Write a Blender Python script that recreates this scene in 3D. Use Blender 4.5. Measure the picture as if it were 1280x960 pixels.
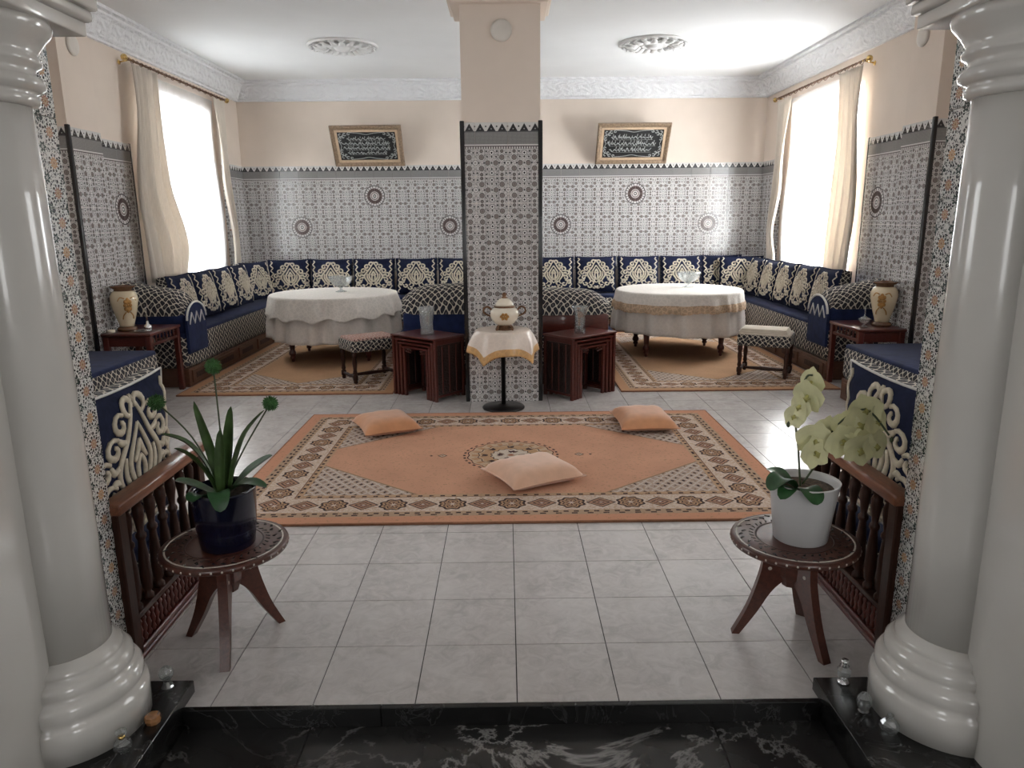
import bpy, bmesh, math, random
from mathutils import Vector, Matrix
random.seed(7)
PI = math.pi
for o in list(bpy.data.objects): bpy.data.objects.remove(o)
SC = bpy.context.scene
COL = SC.collection
# ------------------------------------------------------------------ camera
FPX, PITCH, YAW, ROLL, CAMH = 911.06, .2220, .0067, -.0098, 1.4563
def cam_axes():
    cp, sp, cy, sy = math.cos(PITCH), math.sin(PITCH), math.cos(YAW), math.sin(YAW)
    f = Vector((sy*cp, cy*cp, -sp)); r = Vector((cy, -sy, 0)); u = r.cross(f)
    cr, sr = math.cos(ROLL), math.sin(ROLL)
    return cr*r+sr*u, -sr*r+cr*u, f
cr_, cu_, cf_ = cam_axes()
cd = bpy.data.cameras.new('camera'); cam = bpy.data.objects.new('camera', cd); COL.objects.link(cam)
cd.sensor_width = 36; cd.lens = FPX/1280*36; cd.clip_start = .02; cd.clip_end = 100
m3 = Matrix((cr_, cu_, -cf_)).transposed()
cam.matrix_world = Matrix.Translation((0, 0, CAMH)) @ m3.to_4x4()
SC.camera = cam
# ------------------------------------------------------------------ world, daylight, exposure
w = bpy.data.worlds.new('sky'); SC.world = w; w.use_nodes = True
w.node_tree.nodes['Background'].inputs[0].default_value = (.93, .97, 1, 1)
w.node_tree.nodes['Background'].inputs[1].default_value = 5.0
def area(name, loc, rot, sx, sy, power, col=(1, 1, 1)):
    l = bpy.data.lights.new(name, 'AREA'); l.shape = 'RECTANGLE'; l.size = sx; l.size_y = sy; l.energy = power; l.color = col
    o = bpy.data.objects.new(name, l); COL.objects.link(o); o.location = loc; o.rotation_euler = rot
    return o
# daylight just outside the two windows, and the entrance hall's own window behind the camera
area('daylight_right', (3.95, 8.25, 1.70), (0, math.radians(103), 0), 1.9, 1.7, 400, (.97, .985, 1))
area('daylight_left', (-3.99, 8.25, 1.75), (0, math.radians(-88), 0), 1.9, 1.7, 84, (.95, .98, 1))
for x, e in ((-1.775, 13), (1.775, 21)):
    area('daylight_hall', (x, -2.65, 1.68), (math.radians(90), 0, 0), 1.0, 1.6, e, (1, .94, .89))
area('daylight_front_right', (3.80, 4.0, 1.75), (0, math.radians(92), 0), 1.6, 1.4, 27, (1, .94, .89))
area('daylight_front_left', (-3.84, 4.0, 1.75), (0, math.radians(-92), 0), 1.6, 1.4, 22, (1, .95, .91))
vs = SC.view_settings
vs.view_transform = 'Standard'; vs.look = 'None'; vs.exposure = 0; vs.gamma = 1; vs.use_curve_mapping = False
# ------------------------------------------------------------------ helpers: meshes
class MB:
    def __init__(s): s.v = []; s.f = []; s.m = []; s.uv = []; s.s = []
    def add(s, vs, fs, mat=0, uvs=None, smooth=False, M=None):
        b = len(s.v)
        for p in vs:
            p = Vector(p)
            s.v.append(M @ p if M else p)
        for i, f in enumerate(fs):
            s.f.append([b+k for k in f]); s.m.append(mat); s.s.append(smooth)
            s.uv.append([uvs[k] for k in f] if uvs else None)
        return s
    def box(s, x0, x1, y0, y1, z0, z1, mat=0, bev=0, seg=2, M=None):
        if bev <= 0:
            vs = [(x, y, z) for x in (x0, x1) for y in (y0, y1) for z in (z0, z1)]
            return s.add(vs, [(0,1,3,2),(4,6,7,5),(0,4,5,1),(2,3,7,6),(0,2,6,4),(1,5,7,3)], mat, M=M)
        bm = bmesh.new(); bmesh.ops.create_cube(bm, size=1)
        for v in bm.verts: v.co = Vector(((x0+x1)/2+v.co.x*(x1-x0), (y0+y1)/2+v.co.y*(y1-y0), (z0+z1)/2+v.co.z*(z1-z0)))
        bmesh.ops.bevel(bm, geom=bm.edges[:], offset=bev, segments=seg, affect='EDGES', profile=.5)
        bm.verts.index_update()
        s.add([v.co.copy() for v in bm.verts], [[v.index for v in f.verts] for f in bm.faces], mat, smooth=seg > 1, M=M); bm.free()
        return s
    def lathe(s, prof, n=24, c=(0, 0, 0), mat=0, a0=0, a1=2*PI, smooth=True, M=None, mod=None, mats=None):
        full = abs(a1-a0-2*PI) < 1e-6; na = n if full else n+1
        vs = []
        for (r, z) in prof:
            for i in range(na):
                a = a0+(a1-a0)*i/n; rr = r*(mod(a, z) if mod else 1)
                vs.append((c[0]+rr*math.cos(a), c[1]+rr*math.sin(a), c[2]+z))
        for j in range(len(prof)-1):
            fs = []
            for i in range(n):
                k = (i+1) % na
                fs.append((j*na+i, j*na+k, (j+1)*na+k, (j+1)*na+i))
            if j == 0: base = len(s.v); s.add(vs, fs, mats[j] if mats else mat, smooth=smooth, M=M)
            else:
                for f in fs: s.f.append([base+q for q in f]); s.m.append(mats[j] if mats else mat); s.s.append(smooth); s.uv.append(None)
        for j, rev in ((0, True), (len(prof)-1, False)):
            if prof[j][0] > 1e-4 and full:
                f = [base+j*na+i for i in range(n)]
                s.f.append(f[::-1] if rev else f); s.m.append(mat); s.s.append(False); s.uv.append(None)
        return s
    def tube(s, pts, rad, n=6, mat=0, flat=1.0, up=None, caps=True, smooth=True):
        pts = [Vector(p) for p in pts]; m = len(pts)
        rs = rad if isinstance(rad, (list, tuple)) else [rad]*m
        vs = []
        pn = None
        for i, p in enumerate(pts):
            t = (pts[min(i+1, m-1)]-pts[max(i-1, 0)]).normalized()
            if up is not None: a = Vector(up)
            else: a = pn if pn is not None else (Vector((0, 0, 1)) if abs(t.z) < .9 else Vector((1, 0, 0)))
            b = t.cross(a)
            if b.length < 1e-6: b = t.cross(Vector((.3, .8, .5)))
            b.normalize(); nn = b.cross(t).normalized(); pn = nn
            for k in range(n):
                th = 2*PI*k/n
                vs.append(p+rs[i]*(math.cos(th)*b+flat*math.sin(th)*nn))
        fs = [(i*n+k, i*n+(k+1) % n, (i+1)*n+(k+1) % n, (i+1)*n+k) for i in range(m-1) for k in range(n)]
        if caps: fs += [tuple(range(n))[::-1], tuple((m-1)*n+k for k in range(n))]
        return s.add(vs, fs, mat, smooth=smooth)
    def prism(s, poly, z0, z1, mat=0, M=None):
        n = len(poly)
        vs = [(x, y, z0) for x, y in poly]+[(x, y, z1) for x, y in poly]
        return s.add(vs, [tuple(range(n))[::-1], tuple(range(n, 2*n))]+[(i, (i+1) % n, n+(i+1) % n, n+i) for i in range(n)], mat, M=M)
    def grid(s, fn, nu, nv, mat=0, uvf=None, smooth=True, closed_u=False, matf=None):
        cu = nu if closed_u else nu+1
        vs = [fn(i/nu, j/nv) for j in range(nv+1) for i in range(cu)]
        b = len(s.v); s.v += [Vector(p) for p in vs]
        for j in range(nv):
            for i in range(nu):
                k = (i+1) % cu
                s.f.append([b+j*cu+i, b+j*cu+k, b+(j+1)*cu+k, b+(j+1)*cu+i]); s.s.append(smooth)
                s.m.append(matf(i, j) if matf else mat)
                s.uv.append([uvf(i/nu, j/nv), uvf((i+1)/nu, j/nv), uvf((i+1)/nu, (j+1)/nv), uvf(i/nu, (j+1)/nv)] if uvf else None)
        return s
    def mesh(s, name, mats, recalc=True):
        me = bpy.data.meshes.new(name); me.from_pydata([tuple(v) for v in s.v], [], s.f)
        for m in (mats if isinstance(mats, (list, tuple)) else [mats]): me.materials.append(m)
        me.polygons.foreach_set('material_index', s.m); me.polygons.foreach_set('use_smooth', s.s)
        ul = me.uv_layers.new(name='UVMap')
        for p, uv in zip(me.polygons, s.uv):
            n = p.normal; ax = max(range(3), key=lambda k: abs(n[k]))
            for q, li in enumerate(p.loop_indices):
                if uv: ul.data[li].uv = uv[q]
                else:
                    c = me.vertices[me.loops[li].vertex_index].co
                    ul.data[li].uv = (c.y, c.z) if ax == 0 else (c.x, c.z) if ax == 1 else (c.x, c.y)
        if recalc:
            bm = bmesh.new(); bm.from_mesh(me); bmesh.ops.recalc_face_normals(bm, faces=bm.faces[:]); bm.to_mesh(me); bm.free()
        return me
    def build(s, name, mats, parent=None, loc=(0, 0, 0), rot=(0, 0, 0), recalc=True):
        return link(name, s.mesh(name, mats, recalc), parent, loc, rot)
def link(name, me, parent=None, loc=(0, 0, 0), rot=(0, 0, 0), scale=(1, 1, 1)):
    o = bpy.data.objects.new(name, me); COL.objects.link(o)
    o.location = loc; o.rotation_euler = rot; o.scale = scale
    if parent: o.parent = parent
    return o
def tag(o, label=None, cat=None, group=None, kind=None):
    if label: o['label'] = label
    if cat: o['category'] = cat
    if group: o['group'] = group
    if kind: o['kind'] = kind
    return o
def empty(name, loc=(0, 0, 0), rot=(0, 0, 0)):
    return link(name, None, None, loc, rot)
def kids(o): return [c for c in COL.objects if c.parent == o]
def copy_tree(o, parent=None, top=True):
    c = o.copy(); COL.objects.link(c)
    if not top: c.parent = parent
    for ch in kids(o): copy_tree(ch, c, False)
    return c
def cat_rom(pts, n=6):
    out = []; P = [Vector(p) for p in pts]
    for i in range(len(P)-1):
        p0, p1, p2, p3 = P[max(i-1, 0)], P[i], P[i+1], P[min(i+2, len(P)-1)]
        for k in range(n):
            t = k/n
            out.append(.5*((2*p1)+(p2-p0)*t+(2*p0-5*p1+4*p2-p3)*t*t+(3*p1-p0-3*p2+p3)*t**3))
    out.append(P[-1]); return out
# ------------------------------------------------------------------ helpers: node expressions
class X:
    def __init__(s, nt, k): s.nt = nt; s.k = k
    def _b(s, op, o, rev=False):
        a, b = (o, s) if rev else (s, o)
        return mth(s.nt, op, a, b)
    def __add__(s, o): return s._b('ADD', o)
    def __radd__(s, o): return s._b('ADD', o, True)
    def __sub__(s, o): return s._b('SUBTRACT', o)
    def __rsub__(s, o): return s._b('SUBTRACT', o, True)
    def __mul__(s, o): return s._b('MULTIPLY', o)
    def __rmul__(s, o): return s._b('MULTIPLY', o, True)
    def __truediv__(s, o): return s._b('DIVIDE', o)
    def __lt__(s, o): return s._b('LESS_THAN', o)
    def __gt__(s, o): return s._b('GREATER_THAN', o)
def mth(nt, op, *a):
    n = nt.nodes.new('ShaderNodeMath'); n.operation = op
    for i, q in enumerate(a):
        if isinstance(q, X): nt.links.new(q.k, n.inputs[i])
        else: n.inputs[i].default_value = q
    return X(nt, n.outputs[0])
def xabs(a): return mth(a.nt, 'ABSOLUTE', a)
def xmin(a, b): return mth(a.nt, 'MINIMUM', a, b)
def xmax(a, b): return mth(a.nt, 'MAXIMUM', a, b)
def xsin(a): return mth(a.nt, 'SINE', a)
def xcos(a): return mth(a.nt, 'COSINE', a)
def xmod(a, p): return mth(a.nt, 'FLOORED_MODULO', a, p)
def xatan2(a, b): return mth(a.nt, 'ARCTAN2', a, b)
def dist(u, v, a, b):
    n = u.nt.nodes.new('ShaderNodeVectorMath'); n.operation = 'DISTANCE'
    u.nt.links.new(vec(u, v).k, n.inputs[0]); n.inputs[1].default_value = (a, b, 0)
    return X(u.nt, n.outputs['Value'])
_vc = {}
def vec(u, v):
    key = (id(u.nt), u.k.node.name, u.k.name, v.k.node.name, v.k.name)
    if key in _vc: return _vc[key]
    n = u.nt.nodes.new('ShaderNodeCombineXYZ'); u.nt.links.new(u.k, n.inputs[0]); u.nt.links.new(v.k, n.inputs[1])
    _vc[key] = X(u.nt, n.outputs[0]); return _vc[key]
def lerp(m, a, b):                     # colour mix: m=0 -> a
    nt = m.nt; n = nt.nodes.new('ShaderNodeMix'); n.data_type = 'RGBA'
    nt.links.new(m.k, n.inputs[0])
    for i, q in ((6, a), (7, b)):
        if isinstance(q, X): nt.links.new(q.k, n.inputs[i])
        else: n.inputs[i].default_value = (*q, 1)
    return X(nt, n.outputs[2])
def coords(nt, kind='Object'):
    t = nt.nodes.new('ShaderNodeTexCoord'); s = nt.nodes.new('ShaderNodeSeparateXYZ'); nt.links.new(t.outputs[kind], s.inputs[0])
    return [X(nt, s.outputs[i]) for i in range(3)], t.outputs[kind]
def noise(nt, co, scale, detail=3, rough=.5, dist_=0):
    n = nt.nodes.new('ShaderNodeTexNoise'); n.inputs['Scale'].default_value = scale; n.inputs['Detail'].default_value = detail
    n.inputs['Roughness'].default_value = rough; n.inputs['Distortion'].default_value = dist_
    if co is not None: nt.links.new(co, n.inputs['Vector'])
    return X(nt, n.outputs[0])
def voro(nt, co, scale, feature='F1'):
    n = nt.nodes.new('ShaderNodeTexVoronoi'); n.feature = feature; n.inputs['Scale'].default_value = scale
    if co is not None: nt.links.new(co, n.inputs['Vector'])
    return X(nt, n.outputs['Distance'])
def mrange(x, a, b, c=0., d=1.):
    n = x.nt.nodes.new('ShaderNodeMapRange'); x.nt.links.new(x.k, n.inputs[0])
    for i, q in enumerate((a, b, c, d)): n.inputs[i+1].default_value = q
    return X(x.nt, n.outputs[0])
def lin(r, g, b):
    return tuple((c/255/12.92 if c/255 <= .04045 else ((c/255+.055)/1.055)**2.4) for c in (r, g, b))
def mat(name, col=(.8, .8, .8), rough=.5, metal=0, fn=None, spec=.5, bump=None, sheen=0, coat=0, sss=0):
    m = bpy.data.materials.new(name); m.use_nodes = True; nt = m.node_tree; p = nt.nodes['Principled BSDF']
    p.inputs['Base Color'].default_value = (*col, 1); p.inputs['Roughness'].default_value = rough; p.inputs['Metallic'].default_value = metal
    p.inputs['Specular IOR Level'].default_value = spec; p.inputs['Sheen Weight'].default_value = sheen; p.inputs['Coat Weight'].default_value = coat
    p.inputs['Coat Roughness'].default_value = .05
    if fn:
        c = fn(nt)
        if c is not None: nt.links.new(c.k, p.inputs['Base Color'])
    if bump:
        h, st, d = bump(nt)
        b = nt.nodes.new('ShaderNodeBump'); b.inputs['Strength'].default_value = st; b.inputs['Distance'].default_value = d
        nt.links.new(h.k, b.inputs['Height']); nt.links.new(b.outputs[0], p.inputs['Normal'])
    return m
def vary(col, amt, scale, kind='Object', detail=3):
    def fn(nt):
        _, co = coords(nt, kind); n = noise(nt, co, scale, detail)
        a = tuple(c*(1-amt) for c in col); b = tuple(min(1, c*(1+amt)) for c in col)
        return lerp(mrange(n, .3, .7), a, b)
    return fn
def nbump(scale, st, d, kind='Object'):
    return lambda nt: (noise(nt, coords(nt, kind)[1], scale, 4), st, d)
# ------------------------------------------------------------------ materials
WHT, GRY, DRK = (.62, .60, .58), (.16, .15, .155), (.025, .023, .026)
def seq(base, *steps):
    c = base
    for m, col in steps: c = lerp(m, c, col)
    return c
def band(d, a, b): return (d > a)*(d < b)
def zellige(med=False):
    def fn(nt):
        (x, _, z), co = coords(nt)
        u, v = xabs(x), xabs(z)
        steps = []
        fine = voro(nt, co, 70, 'DISTANCE_TO_EDGE') < .10
        steps.append((fine, (.38, .365, .36)))
        ln = xmin(xmin(xabs(u-v-.012), xabs(u+v-.108)), xmin(xabs(u-.052), xabs(v-.058)))
        steps.append((ln < .0017, (.17, .16, .16)))
        for (a, b, r) in ((.031, 0, .0195), (.078, .041, .0200), (.078, .086, .0130)):
            d = dist(u, v, a, b)
            steps += [(d < r+.0035, WHT), (d < r, DRK), (d < r-.0036, (.25, .21, .20)), (d < .007, (.11, .09, .09)), (d < .003, (.4, .37, .35))]
        for (a, b, r) in ((0, .074, .020), (.125, 0, .021)):
            d = dist(u, v, a, b)
            steps += [(d < r+.003, WHT), (d < r, DRK), (d < r-.0036, (.70, .685, .67)), (d < .0075, DRK)]
        for (a, b) in ((0, 0), (.058, 0), (.098, .0), (.0, .045), (.125, .045), (.034, .045), (.040, .085), (.110, .075)):
            steps.append(((xabs(u-a)+xabs(v-b)) < .0080, DRK))
        steps.append((xmax(u-.1228, v-.0978) > 0, (.66, .65, .64)))
        c = seq(lerp(mrange(noise(nt, co, 9), .3, .7), (.57, .54, .525), (.65, .62, .605)), *steps)
        if med:
            d = dist(x, z, .125, .10)
            ang = xatan2(z-.10, x-.125)
            pet = xsin(ang*24) > 0
            c = seq(c, (d < .142, WHT), (band(d, .128, .140), (.10, .09, .09)), (band(d, .104, .128)*pet, (.22, .2, .2)),
                    (band(d, .058, .102), (.12, .085, .08)), (band(d, .066, .094)*pet, (.05, .035, .035)), (band(d, .036, .052), (.25, .2, .19)), (band(d, .012, .022), DRK))
        return c
    return fn
def frieze(nt):       # tile 0.25 wide x 0.195 high: grey band below, black merlons above; local z 0 at tile centre
    (x, _, z), co = coords(nt)
    t = 1-xabs(xmod(x+.125, .25/3)/(.25/6)-1)          # 0 at gap, 1 at peak
    tri = (z-.034)/.056
    merl = (tri < t*1.25-.25)*(z > .034)
    dots = (dist(xabs(xmod(x+.125+.25/6, .25/3)-.25/6), z, 0, .068) < .006)
    hole = dist(xabs(xmod(x+.125, .25/3)-.25/6), z, 0, .050) < .005
    weave = (xsin((x+z)*420) * xsin((x-z)*420)) > .12
    g = lerp(weave, (.17, .163, .16), (.29, .28, .275))
    return seq(g, (z > .030, WHT), (band(z, .026, .034), (.1, .1, .1)), (merl, DRK), (hole, (.3, .3, .3)), (dots, DRK),
               (z < -.062, WHT), (z < -.072, (.12, .10, .10)), ((z < -.080)*(xsin(x*330) > -.2), WHT), (z < -.094, (.3, .3, .3)))
def jambtile(nt):
    (x, _, z), co = coords(nt)
    P = .0833
    zz = z+.125
    bx, bz = xmod(x+P/2, P)-P/2, xmod(zz, P)-P/2
    odd = xmod(xmod(zz, 2*P) < P, 2)
    d = dist(bx, bz, 0, 0); ang = xatan2(bz, bx)
    star = d-.003*xcos(ang*10)
    d2 = dist(xmod(x, P)-P/2, xmod(zz+P/2, P)-P/2, 0, 0); st2 = d2-.0035*xcos(xatan2(xmod(zz+P/2, P)-P/2, xmod(x, P)-P/2)*6)
    e = voro(nt, co, 95, 'DISTANCE_TO_EDGE')
    bits = noise(nt, co, 120, 1) > .46
    base = lerp((e > .10)*bits, (.66, .65, .62), (.035, .035, .04))
    cc = lerp(odd, (.45, .25, .13), (.33, .17, .12))
    return seq(base, (star < .0265, (.7, .69, .66)), (band(star, .0165, .0235)*(xcos(ang*10) > -.35), DRK), (star < .0155, cc), (star < .0085, (.62, .5, .35)), (star < .004, (.3, .12, .06)),
               (st2 < .0125, (.03, .05, .045)), (st2 < .004, WHT))
def lattice_fn(p=.055, kind='UV', dark=(.012, .012, .02), light=(.55, .50, .42)):
    def fn(nt):
        (x, y, z), co = coords(nt, kind)
        k = 2*PI/p
        x2 = x+.006*xsin(y*(k*.5)); y2 = y+.006*xsin(x*(k*.5))
        a, b = xcos(x2*k), xcos(y2*k)
        m = xabs(a+b*.95+.45*xsin(x2*k)*xsin(y2*k)) < .42
        dot = (a+b) > 1.6
        return seq(lerp(m, dark, light), (dot, (.09, .08, .08)))
    return fn
def rugfn(hx, hy, fieldc, cellx=.155, medal=True):
    def fn(nt):
        (x, y, z), co = coords(nt)
        ax, ay = xabs(x), xabs(y)
        ex, ey = hx-ax, hy-ay
        e = xmin(ex, ey); side = ex < ey
        al = side*ay+(1-side)*ax
        n1 = noise(nt, co, 60, 3); n2 = noise(nt, co, 3.5, 2)
        tan = lerp(mrange(n2, .3, .7), tuple(c*.92 for c in fieldc), tuple(c*1.06 for c in fieldc))
        cream, dark, rust = (.60, .49, .41), (.055, .035, .035), (.30, .12, .07)
        orange = tuple(c*q for c, q in zip(fieldc, (.98, .91, .88)))
        # main border rosettes
        per = cellx*2
        q1 = xabs(xmod(al+cellx/2, per)-cellx/2); q2 = xabs(xmod(al+cellx/2+cellx, per)-cellx/2)
        rr = xabs(e-.235)
        d1 = dist(q1, rr, 0, 0); a1 = xatan2(rr, q1)
        w1 = d1+.006*xcos(a1*8)
        d2 = q2*.9+rr*1.05
        fl = (noise(nt, co, 75, 2) > .50)
        st = [(e > .0, cream),
              (fl, (.52, .39, .31)),
              (band(w1, .058, .072), dark), (w1 < .058, (.42, .26, .16)), (band(w1, .038, .046), dark), (band(w1, .014, .034)*(xcos(a1*8) > 0), (.12, .06, .05)), (w1 < .012, cream),
              (band(d2, .062, .072), dark), (d2 < .062, (.38, .22, .15)), (band(d2, .034, .044), dark), (d2 < .02, (.14, .07, .06)), (d2 < .01, cream)]
        c = seq(X(nt, lerp(n1, cream, cream).k), *st)
        # guards and outer edge
        dash = xmod(al, .052)
        c = seq(c, (e < .140, (.42, .29, .2)), (band(e, .112, .128)*(dash < .026), dark), (band(e, .09, .104)*(xmod(al+.02, .08) < .03), dark), (e < .080, orange))
        c = seq(c, (e > .335, (.46, .30, .19)), (band(e, .345, .362)*(xmod(al, .06) < .024), dark), (band(e, .335, .342), (.2, .11, .08)))
        # field and corner lattices
        cx, cy = ex-.375, ey-.375
        corner = (cx/.62+cy/.50)
        fld = tan
        lx, ly = xmod(cx*1.0+cy*.75, .062), xmod(cx*1.0-cy*.75, .062)
        latt = lerp(xmax(xabs(lx-.031) > .024, xabs(ly-.031) > .024), (.40, .30, .25), (.52, .44, .38))
        latt = lerp((xabs(lx-.031) < .012)*(xabs(ly-.031) < .012)*(noise(nt, co, 30, 1) > .45), latt, dark)
        fld = seq(fld, (corner < 1.0, latt), (band(corner, .97, 1.0), (.3, .2, .13)))
        if medal:
            m = dist(x, y, 0, 0)*1.0; an = xatan2(y, x)
            w = m+.006*xcos(an*16)
            pet = xcos(an*20) > .1
            fld = seq(fld, (band(m, .285, .30)*(xcos(an*36) > 0), dark), (band(w, .265, .272), dark), (w < .262, (.50, .36, .25)), (band(w, .205, .25)*pet, (.42, .24, .14)), (band(w, .20, .206), dark),
                      (w < .19, (.44, .27, .16)), (band(w, .15, .185)*(xcos(an*8) > .55), dark), (band(w, .118, .126), dark), (w < .118, (.55, .46, .38)), (band(w, .05, .085)*(xcos(an*4+PI/4) > .0), (.06, .03, .035)), (w < .02, rust))
            dm = xabs(ax-.43)+ay
            fld = seq(fld, (dm < .032, dark), (dm < .023, (.5, .4, .3)), (dm < .010, rust), (xabs(ax-.50)+ay < .012, dark))
        c = lerp(e > .375, c, fld)
        return seq(c, (n1 > .62, lerp(n1, c, (.36, .22, .13))))
    return fn
def marblefn(base, vein, scale, width, warp=3.0, amount=1):
    def fn(nt):
        _, co = coords(nt)
        n = noise(nt, co, scale, 8, .62, warp)
        v = mrange(xabs(n-.5), 0, width, 1, 0)
        n2 = noise(nt, co, scale*.45, 3) 
        msk = mrange(n2, .36, .56)
        n3 = noise(nt, co, scale*2.5, 5)
        b = lerp(mrange(n3, .3, .7), tuple(c*.75 for c in base), tuple(c*1.3 for c in base))
        return lerp(v*msk*amount, b, vein)
    return fn
def floorfn(nt):
    _, co = coords(nt)
    t = nt.nodes.new('ShaderNodeObjectInfo'); ad = nt.nodes.new('ShaderNodeVectorMath'); ad.operation = 'ADD'
    nt.links.new(co, ad.inputs[0]); nt.links.new(t.outputs['Location'], ad.inputs[1])
    n = noise(nt, ad.outputs[0], 16, 7, .66, 1.2); n2 = noise(nt, ad.outputs[0], 4.5, 3)
    rnd = X(nt, t.outputs['Random'])
    c = lerp(mrange(n, .36, .66), (.43, .40, .385), (.585, .55, .535))
    return lerp(mrange(n2, .35, .7)*.55+rnd*.12, c, (.63, .595, .58))
def cushfn(nt):
    _, co = coords(nt); n = noise(nt, co, 40, 4)
    return lerp(mrange(n, .3, .7), (.008, .011, .030), (.014, .019, .050))
M = {}
M['plaster'] = mat('cream_plaster', rough=.75, fn=vary((.71, .605, .52), .03, 3), bump=nbump(60, .08, .003))
M['hall'] = mat('hall_paint', rough=.55, fn=vary((.60, .58, .55), .03, 2))
M['ceiling'] = mat('ceiling_paint', rough=.8, fn=vary((.80, .80, .80), .02, 2))
def cornbump(nt):
    (x, y, z), co = coords(nt, 'UV')
    s = xsin(x*21+xsin(y*38)*2.2)*xcos(y*42+xsin(x*26)*1.8)
    n = noise(nt, co, 46, 3)
    return (s*.6+n, .9, .012)
M['cornice'] = mat('cornice_plaster', (.76, .76, .77), .5, bump=cornbump)
M['plaster_white'] = mat('white_gypsum', rough=.5, fn=vary((.76, .75, .74), .03, 12))
M['column'] = mat('white_gloss_paint', rough=.18, fn=vary((.60, .575, .54), .03, 3), coat=.4)
M['tile'] = mat('zellige_tile', rough=.16, fn=zellige())
M['tile_med'] = mat('zellige_medallion_tile', rough=.16, fn=zellige(True))
M['frieze'] = mat('merlon_frieze_tile', rough=.18, fn=frieze)
M['jamb'] = mat('rosette_mosaic_tile', rough=.12, fn=jambtile)
M['black_trim'] = mat('black_ceramic_trim', rough=.2, fn=vary((.012, .011, .012), .2, 20))
M['grout'] = mat('grout', rough=.9, fn=vary((.35, .34, .33), .1, 40))
M['fgrout'] = mat('floor_grout', rough=.9, fn=vary((.045, .042, .04), .2, 30))
M['floor'] = mat('grey_floor_tile', rough=.22, fn=floorfn)
M['marble'] = mat('black_marble', rough=.22, fn=marblefn((.022, .0215, .021), (.34, .33, .32), 1.9, .018, .9, .9))
M['marble_blk'] = mat('black_marble_plain', rough=.22, fn=marblefn((.009, .009, .009), (.12, .12, .12), 4, .012, 2, .4))
def woodfn(a, b, s=(6, 6, 60)):
    def fn(nt):
        _, co = coords(nt); mp = nt.nodes.new('ShaderNodeMapping'); mp.inputs['Scale'].default_value = s; nt.links.new(co, mp.inputs[0])
        return lerp(mrange(noise(nt, mp.outputs[0], 3, 5, .6, .6), .3, .7), a, b)
    return fn
M['wood_dark'] = mat('dark_walnut_wood', rough=.42, fn=woodfn((.022, .008, .005), (.055, .018, .010), (40, 40, 5)), spec=.3)
M['wood_rail'] = mat('reddish_rail_wood', rough=.35, fn=woodfn((.14, .045, .02), (.22, .078, .036), (40, 5, 40)), coat=.3)
M['wood_red'] = mat('mahogany_wood', rough=.3, fn=woodfn((.055, .010, .007), (.11, .022, .014), (8, 40, 40)), coat=.3)
M['wood_base'] = mat('sofa_base_wood', rough=.4, fn=woodfn((.07, .028, .016), (.13, .052, .028), (8, 8, 40)))
M['wood_stand'] = mat('carved_stand_wood', rough=.32, fn=woodfn((.045, .013, .008), (.095, .028, .017), (20, 20, 20)), coat=.3)
M['inlay'] = mat('bone_inlay', rough=.3, fn=vary((.55, .50, .44), .15, 60))
M['velvet'] = mat('navy_velvet', rough=.75, fn=vary((.013, .021, .066), .25, 14), sheen=.06, bump=nbump(9, .25, .02), spec=.12)
M['cushion'] = mat('navy_cushion_cloth', rough=.8, fn=cushfn, sheen=.02, spec=.12)
M['lattice'] = mat('black_and_cream_lattice_fabric', rough=.8, fn=lattice_fn(.062))
M['lattice_s'] = mat('fine_lattice_fabric', rough=.8, fn=lattice_fn(.05))
M['cord'] = mat('cream_embroidery_cord', rough=.6, fn=vary((.56, .49, .38), .12, 60), bump=nbump(220, .3, .002))
M['piping'] = mat('white_piping', rough=.6, fn=vary((.62, .60, .57), .08, 60))
RF = lin(196, 148, 122)
M['rug'] = mat('tan_border_rug', rough=.95, fn=rugfn(1.5, 1.035, RF), bump=nbump(350, .4, .004), spec=.1)
M['rug_l'] = mat('tan_side_rug', rough=.95, fn=rugfn(.925, 1.66, lin(182, 144, 112), medal=False), bump=nbump(350, .4, .004), spec=.1)
M['rug_r'] = mat('tan_side_rug_right', rough=.95, fn=rugfn(.94, 1.66, lin(182, 145, 114), medal=False), bump=nbump(350, .4, .004), spec=.1)
M['rug_edge'] = mat('rug_binding', rough=.9, fn=vary((.27, .12, .065), .15, 40))
M['pillow_o'] = mat('orange_velour', rough=.7, fn=vary(lin(200, 140, 98), .08, 18), sheen=.4)
M['pillow_p'] = mat('peach_velour', rough=.7, fn=vary(lin(214, 170, 142), .06, 18), sheen=.4)
def clothfn(col, amt=.06):
    def fn(nt):
        (x, y, z), co = coords(nt); n = noise(nt, co, 22, 4)
        e = voro(nt, co, 26, 'DISTANCE_TO_EDGE')
        return lerp((e < .10)*.5+mrange(n, .3, .7)*.5, tuple(c*(1-amt) for c in col), tuple(min(1, c*(1+amt)) for c in col))
    return fn
M['cloth'] = mat('ivory_tablecloth', rough=.5, fn=clothfn((.66, .61, .57)))
M['lace'] = mat('white_lace', rough=.75, fn=clothfn((.74, .69, .64), .09), bump=lambda nt: (voro(nt, coords(nt)[1], 60), .35, .004))
M['lace_gold'] = mat('beige_lace_band', rough=.7, fn=clothfn((.52, .37, .25), .3), bump=lambda nt: (voro(nt, coords(nt)[1], 80), .5, .004))
M['satin'] = mat('ivory_satin', rough=.32, fn=clothfn((.70, .60, .52), .05))
M['gold_band'] = mat('gold_satin_band', rough=.35, fn=clothfn((.58, .34, .14), .12))
M['ceramic'] = mat('cream_ceramic', rough=.14, fn=vary((.66, .55, .38), .05, 10), coat=.3)
M['ceramic_w'] = mat('ivory_ceramic', rough=.14, fn=vary((.74, .66, .54), .05, 10), coat=.3)
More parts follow.
